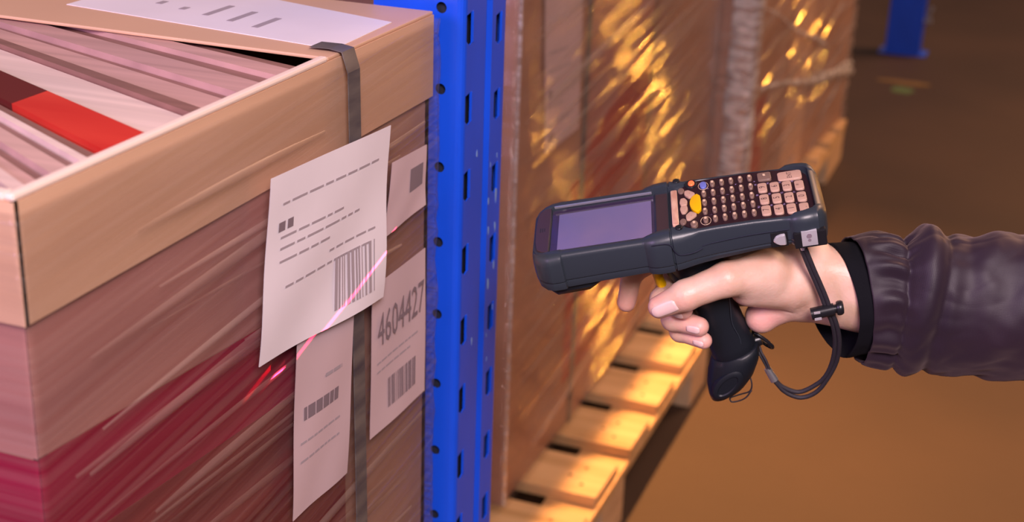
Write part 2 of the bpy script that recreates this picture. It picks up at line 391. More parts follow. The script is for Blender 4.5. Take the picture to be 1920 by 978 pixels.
# --- left carton, open topped, wrapped
X1 = -0.517
T = thing('cardboard_carton', 'large open-topped wrapped carton with crimson print, left of the blue rack post', 'carton', (X1, 0.60, 0))
ox, oy = X1, 0.60
def L1(y): return y - oy
wd = 0.95; yE = 0.556
mb = MB()
mb.box(-0.004, 0, 0, yE, 0, 1.232, 0); mb.box(-wd, -wd + 0.008, 0, yE, 0, 1.232, 0); mb.box(-wd, 0, 0, 0.008, 0, 1.232, 0); mb.box(-wd, 0, yE - 0.008, yE, 0, 1.232, 0)
mb.box(-wd, 0, 0, yE, 0, 0.01, 0)
quad_x(mb, 0, [(0.0, 1.07), (L1(0.85), 1.052), (L1(0.985), 1.035), (L1(0.985), 0.99), (L1(0.9), 0.975), (0.0, 1.02 - 0.02)], 2)
quad_x(mb, 0, [(0.0, 0.999), (L1(0.9), 0.9745), (L1(0.985), 0.989), (L1(0.985), 0.45), (0.0, 0.45)], 3)
quad_x(mb, 0, [(0.0, 1.158), (L1(0.985), 1.158), (L1(0.985), 1.036), (L1(0.85), 1.053), (0.0, 1.071)], 1)
mb.add([(-wd, -0.0006, 1.158), (0, -0.0006, 1.158), (0, -0.0006, 1.07), (-wd, -0.0006, 1.07)], [(0, 1, 2, 3)], 1)
mb.add([(-wd, -0.0006, 1.069), (0, -0.0006, 1.069), (0, -0.0006, 0.5), (-wd, -0.0006, 0.5)], [(0, 1, 2, 3)], 2)
mb.build('carton_body', [M['card'], M['mauve'], M['crimson'], M['darkred']], T)
lidm = MB()
lidm.box(0.0005, 0.004, -0.004, yE, 1.158, 1.232, 0); lidm.box(-wd, 0.004, -0.005, -0.001, 1.158, 1.232, 0)
lidm.box(-0.003, 0.004, -0.004, 0.358, 1.2322, 1.2365, 1, bev=0.0018); lidm.box(-wd, -0.003, -0.004, 0.004, 1.2322, 1.2365, 1, bev=0.001)
lidm.build('lid_band', [M['lid'], M['rim']], T, label='tan cardboard band round the top edge')
fp = MB(); fp.box(-wd, 0.003, 0.360, yE, 1.2322, 1.2350, 0, bev=0.001); fp.build('top_flap', M['lid'], T)
wrap(T, -wd - 0.006, 0.008, -0.008, yE + 0.006, 0.02, 1.228, [M['film'], M['ridge_near']], ox, oy, 3, 40, r=0.005, amp=0.002, slope=(-0.07, 0.06), length=(0.3, 0.98), wid=(0.0015, 0.0055))
# strap over the edge
sm = MB(); ys = L1(0.975)
prof = [(-0.022, 1.2372), (-0.004, 1.2376), (0.0065, 1.236), (0.0115, 1.22), (0.0118, 1.10), (0.0118, 0.3)]
def strapgeo(mb, y0, y1, prof, skew=0.0):
    rows = []
    for (x, z) in prof: rows.append([(x, y0 + skew * (1.24 - z), z), (x, y1 + skew * (1.24 - z), z), (x + 0.0008, y1 + skew * (1.24 - z), z + 0.0004), (x + 0.0008, y0 + skew * (1.24 - z), z + 0.0004)])
    mb.rings(rows, 0)
strapgeo(sm, ys, ys + 0.02, prof, 0.02)
sm.build('strap', M['strap'], T, label='dark strap over the edge of the carton')
# labels on the left carton
XL = 0.0135
rows_a = textrows([(0.16, 0.012, 0.10, 0.9, 1), (0.26, 0.05, 0.08, 0.2, 0), (0.34, 0.012, 0.1, 0.6, 1), (0.40, 0.012, 0.1, 0.75, 1), (0.47, 0.012, 0.1, 0.5, 1), (0.55, 0.012, 0.5, 0.9, 1), (0.62, 0.012, 0.15, 0.85, 1)], 1)
label_x('shipping_label', T, XL + 0.002, [(L1(0.873), 1.163), (L1(1.076), 1.151), (L1(1.053), 1.001), (L1(0.845), 1.023)], M['paper'], rows_a, curl=0.0022, label='large white shipping label with a barcode', seed=1, bar=(0.56, 0.9, 0.62, 0.92), shrink=0.969)
label_x('shipping_label', T, XL, [(L1(0.907), 1.025), (L1(1.004), 1.012), (L1(0.987), 0.858), (L1(0.888), 0.865)], M['paper2'], textrows([(0.3, 0.02, 0.5, 0.8, 1), (0.42, 0.07, 0.15, 0.75, 0), (0.6, 0.012, 0.1, 0.8, 1), (0.7, 0.012, 0.1, 0.8, 1)], 2), curl=0.001, label='lower hanging label with smudged print', seed=4, shrink=0.974)
o3, P3 = label_x('shipping_label', T, XL - 0.002, [(L1(1.040), 1.013), (L1(1.152), 1.012), (L1(1.152), 0.863), (L1(1.034), 0.867)], M['paper2'], textrows([(0.52, 0.012, 0.1, 0.85, 1), (0.58, 0.012, 0.1, 0.7, 1)], 3), curl=0.0006, label='label numbered 4604427 beside the post', seed=2, bar=(0.3, 0.8, 0.68, 0.88), shrink=0.977)
vs, fs = text_geo('4604427', 0.036, 0.98)
tw = max(v[0] for v in vs) - min(v[0] for v in vs)
nm = MB(); nm.add([(XL + 0.0005, L1(1.0715) + v[0] * 0.096 / tw, 0.9785 + v[1] * 1.22) for v in vs], fs); nm.build('printed_number', M['ink'], o3)
label_x('shipping_label', T, XL - 0.002, [(L1(1.080), 1.116), (L1(1.152), 1.113), (L1(1.149), 1.056), (L1(1.062), 1.052)], M['paper2'], [(0.55, 0.9, 0.25, 0.6, 0)], curl=0.0006, label='small upper label beside the post', seed=6, shrink=0.977)
# flat label sheet on the top flap
fs_ = MB(); quad = [(X_ - ox, Y_ - oy) for X_, Y_ in ((-0.497 - 0.025, 0.985), (-0.525, 1.095), (-0.80, 1.165), (-0.80, 1.02))]
fs_.prism(quad, 1.2351, 1.2356); lo = fs_.build('top_label', M['paper'], T, label='white label lying on the top flap')
tx = MB()
for k in range(5): tx.box(-0.10 - 0.03 * k, -0.094 - 0.03 * k, 0.42 + 0.01 * k, 0.46 + 0.012 * (k % 3), 1.2358, 1.2360)
tx.build('printed_text', M['inkp'], lo)

# sheets of folded cardboard standing in the carton
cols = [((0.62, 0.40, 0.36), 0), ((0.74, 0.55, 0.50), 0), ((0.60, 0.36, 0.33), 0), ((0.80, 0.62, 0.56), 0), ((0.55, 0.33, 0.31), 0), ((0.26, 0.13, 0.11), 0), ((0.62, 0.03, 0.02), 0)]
sheetm = [mat('printed_sheet_%d' % i, c[0], 0.42, var=0.10, vscale=(1.2, 80, 30)) for i, c in enumerate(cols)]
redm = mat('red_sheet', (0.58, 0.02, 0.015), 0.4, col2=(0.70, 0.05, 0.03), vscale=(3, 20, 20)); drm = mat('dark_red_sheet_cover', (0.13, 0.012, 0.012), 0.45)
y = 0.609; k = 0
widths = [0.012, 0.014, 0.010, 0.016, 0.010, 0.008, 0.012, 0.005, 0.044, 0.050, 0.014, 0.034, 0.014, 0.032, 0.020, 0.022, 0.018, 0.026]
mi_ = [1, 2, 5, 0, 5, 3, 5, 4, 'red', 3, 5, 2, 5, 4, 5, 2, 5, 0]  # thin dark brown sheets also stand in for shaded gaps between bundles
names = {0: 'pinkish', 1: 'pale pink', 2: 'dusty pink', 3: 'whitish pink', 4: 'mauve', 5: 'dark brown gap-shade'}
where = ['nearest the near carton wall', 'second from the near carton wall', 'third from the near carton wall', 'fourth from the near carton wall', 'fifth from the near carton wall', 'sixth from the near wall, thin', 'two away before the red bundle', 'touching the near side of the red bundle', '', 'broadest, just behind the red bundle', 'thin, behind the broadest pale bundle', 'between two thin dark edges', 'second behind the broadest pale bundle, narrow', 'fourth before the top flap', 'third before the top flap, narrow', 'second before the top flap', 'last against the top flap', 'last under the top flap']
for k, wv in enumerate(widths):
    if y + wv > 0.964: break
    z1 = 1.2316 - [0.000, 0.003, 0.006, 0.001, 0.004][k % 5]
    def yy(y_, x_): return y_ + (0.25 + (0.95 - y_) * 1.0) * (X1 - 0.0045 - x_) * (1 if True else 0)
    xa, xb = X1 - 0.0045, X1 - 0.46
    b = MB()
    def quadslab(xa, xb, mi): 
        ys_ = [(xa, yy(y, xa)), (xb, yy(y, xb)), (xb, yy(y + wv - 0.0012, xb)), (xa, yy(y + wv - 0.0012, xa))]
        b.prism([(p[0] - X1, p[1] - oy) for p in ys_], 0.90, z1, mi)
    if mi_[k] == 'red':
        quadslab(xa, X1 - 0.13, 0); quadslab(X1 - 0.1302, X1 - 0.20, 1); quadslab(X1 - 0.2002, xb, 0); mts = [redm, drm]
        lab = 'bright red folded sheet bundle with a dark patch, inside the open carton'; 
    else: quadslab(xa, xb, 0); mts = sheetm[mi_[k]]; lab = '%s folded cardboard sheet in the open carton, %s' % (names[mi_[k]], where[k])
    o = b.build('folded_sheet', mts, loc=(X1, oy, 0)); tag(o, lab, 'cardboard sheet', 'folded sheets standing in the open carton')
    y += wv

# --- middle load
X2 = -0.783
T = thing('wrapped_load', 'tall brown carton load in stretch film on the middle pallet, behind the scanner', 'wrapped load', (X2, 2.09, 0.144))
oy = 2.09; oz = 0.144
def Q(l): return [(a - oy, b - oz) for a, b in l]
mb = MB(); mb.box(-0.95, 0, 0, 1.42, 0.001, 1.35, 0, bev=0.004)
quad_x(mb, 0.0005, Q([(2.475, 1.2), (2.89, 1.2), (2.89, 0.86), (2.475, 0.70)]), 2)
quad_x(mb, 0.0005, Q([(2.475, 0.699), (2.89, 0.859), (2.89, 0.25), (2.475, 0.25)]), 1)
quad_x(mb, 0.0005, Q([(2.395, 0.66), (2.44, 0.66), (2.44, 0.25), (2.395, 0.25)]), 1)
quad_x(mb, 0.0006, Q([(2.905, 1.4), (2.912, 1.4), (2.912, 0.15), (2.905, 0.15)]), 3)
mb.build('carton_body', [M['card'], M['redprint'], M['mauve'], M['seam']], T)
sm = MB(); sm.box(0.001, 0.003, 2.442 - oy, 2.462 - oy, 0.0, 1.352, 0); sm.build('strap', M['strap'], T)
label_x('shipping_label', T, 0.003, [(2.195 - oy, 1.09 - oz), (2.40 - oy, 1.06 - oz), (2.413 - oy, 0.763 - oz), (2.232 - oy, 0.762 - oz)], M['paper2'], textrows([(0.45, 0.012, 0.1, 0.6, 1), (0.55, 0.012, 0.1, 0.7, 1), (0.66, 0.04, 0.1, 0.2, 0), (0.75, 0.012, 0.1, 0.5, 1), (0.85, 0.012, 0.1, 0.8, 1), (0.9, 0.05, 0.1, 0.25, 0)], 8), label='tall pinkish shipping label')
wrap(T, -0.957, 0.010, -0.012, 1.435, 0.004, 1.345, [M['film2'], M['ridge']], 0, 0, 11, 520, amp=0.0012, slope=(0.085, 0.125), length=(0.06, 0.4), wid=(0.0008, 0.0026))

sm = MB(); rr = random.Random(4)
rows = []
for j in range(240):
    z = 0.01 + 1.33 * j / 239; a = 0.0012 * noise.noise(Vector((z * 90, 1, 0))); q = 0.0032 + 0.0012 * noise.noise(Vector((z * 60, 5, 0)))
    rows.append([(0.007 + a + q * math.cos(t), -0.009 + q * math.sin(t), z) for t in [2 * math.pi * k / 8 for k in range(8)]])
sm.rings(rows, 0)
sm.build('film_edge_glint', film('film_glint_white', 0.35, 0.5, (60, 60, 160), 0.5, rough=0.15, dcol=(0.95, 0.85, 0.85)), T, smooth=True, label='pale tube added as the film glint along the near corner')  # milky tube added to paint the highlight along the film corner

# --- far load
X3 = -0.645
T = thing('wrapped_load', 'far brown carton load in glossy stretch film with a vertical film seam, its white glow painted', 'wrapped load', (-0.722, 3.59, 0.144)); T.rotation_euler = (0, 0, math.radians(-3.0))
oy = 3.59
mb = MB(); mb.box(-0.95, 0, 0, 1.39, 0.001, 1.2, 0, bev=0.004)
quad_x(mb, 0.0005, Q([(4.10, 1.2), (4.36, 1.2), (4.36, 0.16), (4.10, 0.16)]), 1)
quad_x(mb, 0.0005, Q([(3.72, 0.5), (3.85, 0.5), (3.85, 0.2), (3.72, 0.2)]), 2)
mb.build('carton_body', [M['card'], M['lid'], M['redprint']], T)
wrap(T, -0.957, 0.012, -0.014, 1.405, 0.006, 1.195, [film('stretch_film_bright', 0.15, 0.03, (3, 1.2, 90), 0.7, rough=0.28, dist=0.006, fres=0.15), M['ridge']], 0, 0, 23, 160, amp=0.005, slope=(0.02, 0.35), length=(0.06, 0.5), wid=(0.002, 0.008))  # film haze raised in place of white reflections
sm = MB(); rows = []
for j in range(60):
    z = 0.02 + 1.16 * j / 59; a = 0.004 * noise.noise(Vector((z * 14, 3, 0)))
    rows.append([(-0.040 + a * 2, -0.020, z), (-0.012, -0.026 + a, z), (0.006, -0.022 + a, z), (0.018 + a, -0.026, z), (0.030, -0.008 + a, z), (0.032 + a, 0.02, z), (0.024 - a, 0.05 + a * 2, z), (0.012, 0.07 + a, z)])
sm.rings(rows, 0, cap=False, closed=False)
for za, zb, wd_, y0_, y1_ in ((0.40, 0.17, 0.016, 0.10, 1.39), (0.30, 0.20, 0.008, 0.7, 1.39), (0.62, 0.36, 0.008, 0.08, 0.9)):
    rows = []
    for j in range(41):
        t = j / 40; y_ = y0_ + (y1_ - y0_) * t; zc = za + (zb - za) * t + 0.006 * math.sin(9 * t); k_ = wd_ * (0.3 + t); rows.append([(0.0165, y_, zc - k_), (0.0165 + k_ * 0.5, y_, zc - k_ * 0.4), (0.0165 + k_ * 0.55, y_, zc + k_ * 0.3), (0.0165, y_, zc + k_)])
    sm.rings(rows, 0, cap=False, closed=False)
sm.build('film_seam', film('film_seam_painted_glow', 0.75, 0.5, (20, 20, 60), 0.8, rough=0.2, dcol=(0.95, 0.93, 0.97)), T, smooth=True, label='bunched film seam at the near corner, its white glow painted in')  # white haze colour stands in for highlights on the bunched film


# ------------------------------------------------------------------ rack posts
def post(name, label, x, y, h, w=0.108, depth=0.09, cut=True, z0=0.006):
    t = thing(name, label, 'rack post', (x, y, 0))
    th = 0.0014; r = 0.007; prof = []
    # outer outline (x back from aisle face, y along the aisle), groove in the middle of the aisle face
    out = [(-depth, 0.042), (-depth, 0.0)]
    for k in range(5):
        a = math.radians(90 * k / 4); out.append((-r + r * math.sin(a), r - r * math.cos(a)))
    g = w * 0.56
    out += [(0, g - 0.008), (-0.004, g - 0.003), (-0.004, g + 0.003), (0, g + 0.008)]
    for k in range(5):
        a = math.radians(90 * k / 4); out.append((-r + r * math.cos(a), w - r + r * math.sin(a)))
    out += [(-depth, w), (-depth, w - 0.042)]
    inn = []
    for i, p in enumerate(out):
        a = Vector(out[max(i - 1, 0)]); b = Vector(out[min(i + 1, len(out) - 1)]); d = (b - a).normalized(); nrm = Vector((-d.y, d.x))
        inn.append((p[0] + nrm.x * th, p[1] + nrm.y * th))
    poly = out + inn[::-1]
    mb = MB(); mb.rings([[(p[0], p[1], z0) for p in poly], [(p[0], p[1], h) for p in poly]])
    body = mb.build('post_body', M['blue'], t)
    if cut:
        cm = MB(); z = 0.089
        while z < h:
            for yc in (0.0125, w - 0.024):
                z_ = z + (0.0 if yc < 0.05 else -0.013)
                pts = [(yc - 0.0060, z_ + 0.014), (yc + 0.0067, z_ + 0.016), (yc + 0.0067, z_ - 0.013), (yc + 0.001, z_ - 0.015), (yc - 0.0060, z_ - 0.010)]
                cm.rings([[(0.02, p[0], p[1]) for p in pts], [(-0.02, p[0], p[1]) for p in pts]])
            cm.cyl((-0.0225, -0.02, z + 0.02), (-0.0225, 0.02, z + 0.02), 0.0052, n=16)
            z += 0.075
        c = cm.build('cutter', M['blue'])
        c.location = (x, y, 0)
        bo = body.modifiers.new('b', 'BOOLEAN'); bo.object = c; bo.solver = 'EXACT'; bo.operation = 'DIFFERENCE'
        bpy.context.view_layer.update()
        me = bpy.data.meshes.new_from_object(body.evaluated_get(bpy.context.evaluated_depsgraph_get()))
        body.modifiers.clear(); body.data = me; bpy.data.objects.remove(c)
    bp = MB(); bp.box(-depth - 0.03, 0.03, 0.0, w + 0.03, 0.0, 0.006, bev=0.001); bp.build('base_plate', M['blue'], t)
    return t, body


P1, body = post('rack_post', 'blue steel pallet rack post with slots, between the two wrapped loads', -0.493, 1.178, 1.9)
core = MB(); core.box(-0.084, -0.0078, 0.006, 0.102, 0.006, 1.9); core.build('shade_core', M['void'], P1, label='added dark core standing in for shade inside the post')  # added dark box, paints the shade seen through slots and holes
lip = MB(); lip.box(-0.001, 0.0012, 0.0068, 0.0084, -0.013, 0.016, bev=0.0006)
lip0 = lip.build('slot_lip', M['blue'], P1); first = True
for k in range(7, 17):      # pressed lips along the slots
    for yc in (0.0125, 0.108 - 0.024):
        o = lip0 if first else lip0.copy()
        if not first: COL.objects.link(o); o.parent = P1
        o.location = (0, yc, 0.089 + 0.075 * k + (0.0 if yc < 0.05 else -0.013)); first = False
r_ = random.Random(5)
for _ in range(14):
    yy_ = r_.choice((r_.uniform(0.035, 0.05), r_.uniform(0.07, 0.078), 0.09)); z = r_.uniform(0.75, 1.3); a = r_.uniform(0.0008, 0.003); sc = MB()
    sc.prism([(a * math.cos(t) * r_.uniform(.5, 1.2), 3 * a * math.sin(t) * r_.uniform(.5, 1.2)) for t in [k * math.pi / 4 for k in range(8)]], 0, 0.0002)
    sc.v = [(0.0001 + v[2], yy_ + v[0], z + v[1]) for v in sc.v]
    sc.build('paint_scuff', M['scuff'], P1, label='pale paint scuff')

P2, b2 = post('rack_post', 'far blue rack post standing on its base plate at the aisle end', -0.56, 6.74, 1.0, w=0.10, depth=0.155, cut=False)
bt = MB(); bt.cyl((0.006, -0.004, 0.165), (0.034, -0.010, 0.175), 0.013, n=12); bt.cyl((0.02, -0.012, 0.19), (0.034, -0.012, 0.235), 0.009, n=12); bt.build('bolt', M['steel'], P2)

# ------------------------------------------------------------------ the scanner (local frame in millimetres -> metres)
AX = [[0.9387365718536443, -0.29966962268775454, -0.1702109453080102], [0.25912699955617174, 0.9393479529649762, -0.22467447866084933], [0.2272154192951776, 0.1668038983318062, 0.9594527673292881]]
FR = Matrix(AX).to_4x4(); FR.translation = (-0.3709631443781522, 1.03330037753916, 1.0876552288295351)
MM = 0.001


def mm(mb):
    mb.v = [(v[0] * MM, v[1] * MM, v[2] * MM) for v in mb.v]; return mb


SC = thing('barcode_scanner', 'grey handheld barcode scanner with display, keypad and pistol grip held in the hand', 'barcode scanner', mat=FR)

# stations: x, W(half width), zb, zt, Wi(inner half width), zi(inner height), chamfer
ST = [(3.0, 20, -20, -3, 14, -3.2, 4), (4.0, 33, -25, 0, 24, -0.2, 6), (7, 41, -28, 1.8, 32, 1.6, 8), (12, 45.5, -30, 3.5, 35, 3.0, 9), (17.5, 47.5, -30.5, 4.6, 36, 3.4, 9), (17.9, 47.5, -30.5, 4.6, 36, 0.0, 9),
      (25, 47.5, -30.5, 5.0, 36, 0, 8), (27.5, 47, -30.5, 5.0, 36, 0, 7), (28.5, 45, -30, 4.6, 36.5, 0, 4), (30, 45, -30, 4.6, 36.5, 0, 4), (60, 44.5, -29, 4.6, 36.5, 0, 4), (92, 44.5, -28, 4.6, 36.5, 0, 4), (94, 44.6, -28, 4.8, 36.5, 0, 4.5), (96.5, 47, -28.4, 6.0, 36.5, 0, 7),
      (102, 48.5, -28.6, 7.5, 36, 0.0, 9), (104, 48.5, -28.6, 7.8, 36, 2.6, 9), (110, 48.4, -28.6, 8.4, 35, 3.0, 9), (114.4, 48, -28.4, 8.6, 35, 3.4, 9), (115.0, 46.6, -27.4, 7.4, 34, 2.0, 8), (115.8, 46.6, -27.4, 7.4, 34, 2.0, 8), (116.4, 47.6, -28.2, 8.6, 34, 4.6, 9),
      (122, 46.5, -28.0, 8.4, 34, 5.4, 9), (129, 44.6, -27.5, 7.6, 37, 5.6, 7), (137, 43, -27, 7.0, 40.0, 5.8, 3.2), (150, 42, -26, 6.9, 39.5, 5.8, 3), (180, 41.5, -23.5, 6.6, 39, 5.6, 3), (200, 41.5, -22.5, 5.6, 39, 4.6, 3), (206, 42, -22.5, 5.4, 38.5, 4.2, 3.4),
      (208, 44, -23, 5.8, 38, 4.0, 5), (211, 45.5, -23.5, 7.6, 37.5, 3.6, 7), (218, 46, -23.5, 8.2, 37, 3.2, 8), (225, 45, -23.5, 8.0, 34, 2.8, 8), (227.2, 44, -23.5, 7.8, 31, 2.6, 8), (227.8, 44, -23.5, 7.8, 30, 6.8, 8), (231, 41, -23, 6.5, 28, 6.0, 8), (233.6, 37, -21, 3.8, 25, 3.6, 7), (235.4, 30, -18, 0, 18, -0.2, 5)]


def section(x, W, zb, zt, Wi, zi, c):
    cb = 9 if x < 215 else 6; zm = zb * 0.62
    def half(s):
        return [(s * W * 0.55, zb), (s * (W - cb), zb), (s * (W - cb * 0.3), zb + cb * 0.35), (s * (W - 1.4), zm - 3.0), (s * (W - 1.8), zm - 1.4), (s * (W - 0.2), zm), (s * W, zm + 1.5), (s * W, zt - c), (s * (W - 0.10 * c), zt - 0.55 * c), (s * (W - 0.34 * c), zt - 0.2 * c), (s * (W - 0.7 * c), zt - 0.04 * c), (s * (W - c), zt),
                (s * (Wi + 0.8), zt), (s * Wi, zt - 0.4), (s * (Wi - 0.4), zi)]
    a = half(-1); b = half(1)
    return [(x, p[0], p[1]) for p in a] + [(x, p[0], p[1]) for p in b[::-1]]


mb = MB(); mb.rings([section(*s) for s in ST]); mm(mb)
SCO = mb.build('housing', M['house'], SC, smooth=True, angle=32)

# skid / scan window pod under the head
mb = MB(); rows = []
for x, W, z0, z1 in ((8, 26, -28, -30), (12, 34, -28, -35), (18, 38, -28, -38), (44, 38, -28, -37), (56, 33, -28, -32.5), (60, 30, -27.5, -29.5)):
    rows.append([(x, -W, z0), (x, -W, (z0 + z1) / 2), (x, -W + 4, z1), (x, W - 4, z1), (x, W, (z0 + z1) / 2), (x, W, z0)])
mb.rings(rows); mm(mb); mb.build('scan_window_pod', M['grip'], SC, smooth=True, angle=40)

# display: border glass, lcd, bright metal edge
mb = MB(); mb.prism(rrect(18.3, 102.8, -36.0, 36.0, 2.5), -0.4, 0.5); mm(mb); mb.build('display_border', M['glass'], SC)
mb = MB(); mb.prism(rrect(24.0, 100.2, -29.8, 27.5, 0.8), 0.4, 0.8); mm(mb); mb.build('display', M['lcd'], SC, label='display with a painted lilac sky reflection')
mb = MB(); mb.box(20, 101.5, 34.8, 36.2, 2.6, 4.9, bev=0.5); mm(mb); mb.build('display_trim', M['chrome'], SC, label='bright metal edge strip')
# front lip bezel with speaker slots, brow panel behind the display
mb = MB(); mb.prism([(17.4, -35.3), (17.4, 35.3), (12.5, 34.6), (8.2, 30), (6.6, 18), (6.2, 0), (6.6, -18), (8.2, -30), (12.5, -34.6)], 2.6, 3.9, top_in=0.4)
for k in range(3): mb.box(9.6 + 1.7 * k, 10.4 + 1.7 * k, -3.4 + 0.4 * k, 3.4 - 0.4 * k, 3.85, 4.0, 1)
mm(mb); mb.build('front_bezel', [M['bezel'], M['void']], SC)
mb = MB(); mb.prism(rrect(104.4, 114.0, -30.5, 30.5, 1), 2.2, 3.9, top_in=0.3); mm(mb); mb.build('brow_panel', M['bezel'], SC)
mb = MB(); mb.prism(rrect(117.2, 122.4, -28.5, 28.5, 1.4), 4.2, 6.9, top_in=0.8); mm(mb); mb.build('light_bar', M['lightbar'], SC, smooth=True, angle=40)

# keypad plate, falling slightly at the tail
def kz(x): return 6.3 if x < 188 else 6.3 - 2.9 * ((x - 188) / 38) ** 1.2
mb = MB(); outl = [(123, -27), (126.5, -31), (134, -38.5), (150, -39.2), (200, -38.6), (222, -37.2), (226, -33), (227.4, -15), (227.6, 5), (226.4, 26), (221, 35.5), (214, 37.8), (200, 38.2), (150, 39.2), (134, 38.5), (126.5, 31), (123, 27)]
xs = [123, 126.5, 130, 134, 142, 150, 165, 180, 188, 194, 200, 206, 212, 217, 221, 224, 226, 227.4]
def yb(x, s):
    o = [(p[0], abs(p[1])) for p in outl if p[1] * s > 0]; o.sort()
    for (a, ya), (b, yb_) in zip(o, o[1:]):
        if a <= x <= b: return ya + (yb_ - ya) * (x - a) / max(b - a, 1e-6)
    return o[-1][1]
rows = [[(x, -yb(x, -1), kz(x) - 1.6), (x, -yb(x, -1), kz(x)), (x, yb(x, 1), kz(x)), (x, yb(x, 1), kz(x) - 1.6)] for x in xs]
mb.rings(rows); mm(mb); mb.build('keypad_plate', M['plate'], SC, smooth=True, angle=35)


def key(name, poly, h, mt, x, legend=None, core=None, label=None, rin=0.5, lsize=3.2, lrot=True, ring=None):
    cx = sum(p[0] for p in poly) / len(poly); cy = sum(p[1] for p in poly) / len(poly); z = kz(cx)
    mb = MB(); mb.prism(poly, z - 0.3, z + h, top_in=rin); mm(mb)
    k = mb.build(name, mt, SC, smooth=True, angle=50, label=label)
    if legend:
        vs, fs = text_geo(legend, lsize); g = MB(); g.add([((cx - v[1]) * MM, (cy + v[0]) * MM, (z + h + 0.06) * MM) for v in vs], fs); g.build('legend', M['legend'], k)
    if core:
        g = MB(); g.box(cx - 1.0, cx + 1.0, cy + 0.2, cy + 3.4, z + h - 0.2, z + h + 0.25, bev=0.3); mm(g); g.build('key_core', M['keyc'], k)
    if ring:
        g = MB(); P = [(cx + 4.0 * math.cos(t), cy + 6.4 * math.sin(t), z + 0.1) for t in [2 * math.pi * i / 28 for i in range(29)]]; g.tube(P, 0.22, n=6, sub=1); mm(g); g.build('key_ring', M['keyc'], k)
    return k


rowsy = [28.7, 14.0, -0.6, -14.7, -28.6]
for j, ry in enumerate(rowsy):
    for i in range(6):
        x = 144 + 7.5 * i - 0.15 * j
        P = [(x + 2.0 * math.cos(t) * (1 if abs(math.cos(t)) < .95 else 1), ry + 4.6 * math.copysign(abs(math.sin(t)) ** 0.7, math.sin(t))) for t in [2 * math.pi * q / 20 for q in range(20)]]
        if i == 0 and j == 0: key('key', [(x + (p[0] - x) * 1.35, ry + (p[1] - ry) * 1.1) for p in P], 1.6, M['keyb'], x, label='blue key', ring=True)
        else: key('key', P, 1.9, M['keyd'], x, core=True, rin=0.9, ring=(i == 0 and j == 4), label='small clear brown key')
dig = [['9', '6', '3', '*'], ['8', '5', '2', '0'], ['7', '4', '1', '.']]
for j, ry in enumerate([9.0, -9.9, -28.0]):
    for i in range(4):
        x = 190.3 + 9.6 * i; y_ = ry - 0.2 * i
        key('key', rrect(x - 3.6, x + 3.6, y_ - 7.2, y_ + 7.2, 2.2, 4), 1.6, M['key'], x, legend=dig[j][i], lsize=7.0, rin=0.6, label='peach number key')
key('key', rrect(203.6, 222.6, 18.6, 32.4, 2.4, 4), 1.6, M['key'], 0, legend='ENT', lsize=5.5, rin=0.6, label='wide peach enter key')
key('key', rrect(187.8, 198.6, 21.0, 33.8, 1.8, 4), 1.7, M['keyd'], 0, legend='F', core=True, lsize=3.6, rin=0.6, label='clear brown function key')
nav = [[(127.2, 22.4), (130.2, 23.6), (135.4, 17.4), (135.6, 14.6), (131.0, 9.8), (127.0, 16.0)],
       [(123.8, 10.8), (127.0, 11.2), (129.2, 5.8), (128.6, -0.4), (123.6, -0.8), (122.8, 4.0)],
       [(123.6, -2.0), (128.6, -1.8), (129.2, -8.4), (127.0, -13.4), (123.8, -13.0), (122.8, -6.6)],
       [(127.0, -17.4), (131.0, -11.8), (135.6, -16.6), (135.4, -19.6), (130.2, -25.2), (127.2, -24.4)]]
def rounded(poly, r=0.28, n=3):
    out = []
    for i, p in enumerate(poly):
        a = Vector(poly[i - 1]); b = Vector(p); c = Vector(poly[(i + 1) % len(poly)])
        for t in [q / n for q in range(n + 1)]:
            p0 = b.lerp(a, r); p2 = b.lerp(c, r); out.append(tuple((p0 * (1 - t) ** 2 + b * 2 * t * (1 - t) + p2 * t * t)))
    return out
for q, lg in zip(nav, ('-', '.', '.', '-')): key('arrow_key', rounded([(p[0] + 1.2, p[1]) for p in q]), 1.5, M['key'], 0, legend=lg, lsize=3.5, rin=0.4)
P = [(141.6 - 8.0 * math.cos(t), -0.8 + 15.2 * math.sin(t)) for t in [math.radians(-78 + 156 * q / 14) for q in range(15)]] 
P = P + [(141.8 + 0.9 * math.cos(t), -0.8 + 13.0 * math.sin(t)) for t in [math.radians(60 - 120 * q / 5) for q in range(6)]]
P = [(p[0] - 1.6, p[1]) for p in P]
key('scan_key', P, 2.2, M['yellow'], 0, label='yellow scan key', rin=0.8)
for cy, mt_ in ((24.6, 'keyd'), (-26.0, 'keyd')):
    key('side_key', [(125.8 + 2.6 * math.cos(t), cy + 4.4 * math.sin(t)) for t in [2 * math.pi * q / 16 for q in range(16)]], 1.3, M[mt_], 0, rin=0.5)
key('power_key', [(134.2 + 3.0 * math.cos(t), -33.6 + 4.6 * math.sin(t)) for t in [2 * math.pi * q / 18 for q in range(18)]], 2.4, M['keyd'], 0, core=True, rin=0.8, label='round dark power key')
mb = MB(); mb.prism([(134 + 5.2 * math.cos(t), 33.6 + 6.6 * math.sin(t)) for t in [2 * math.pi * q / 20 for q in range(20)]], 5.8, 7.6, top_in=0.6); mm(mb); o = mb.build('light_socket', M['black'], SC, smooth=True, angle=40)
mb = MB(); mb.prism([(134.6 + 2.6 * math.cos(t), 33.4 + 4.0 * math.sin(t)) for t in [2 * math.pi * q / 20 for q in range(20)]], 7.2, 8.8, top_in=1.2); mm(mb); mb.build('status_light', M['led'], SC, smooth=True, angle=60, label='glowing red status light')
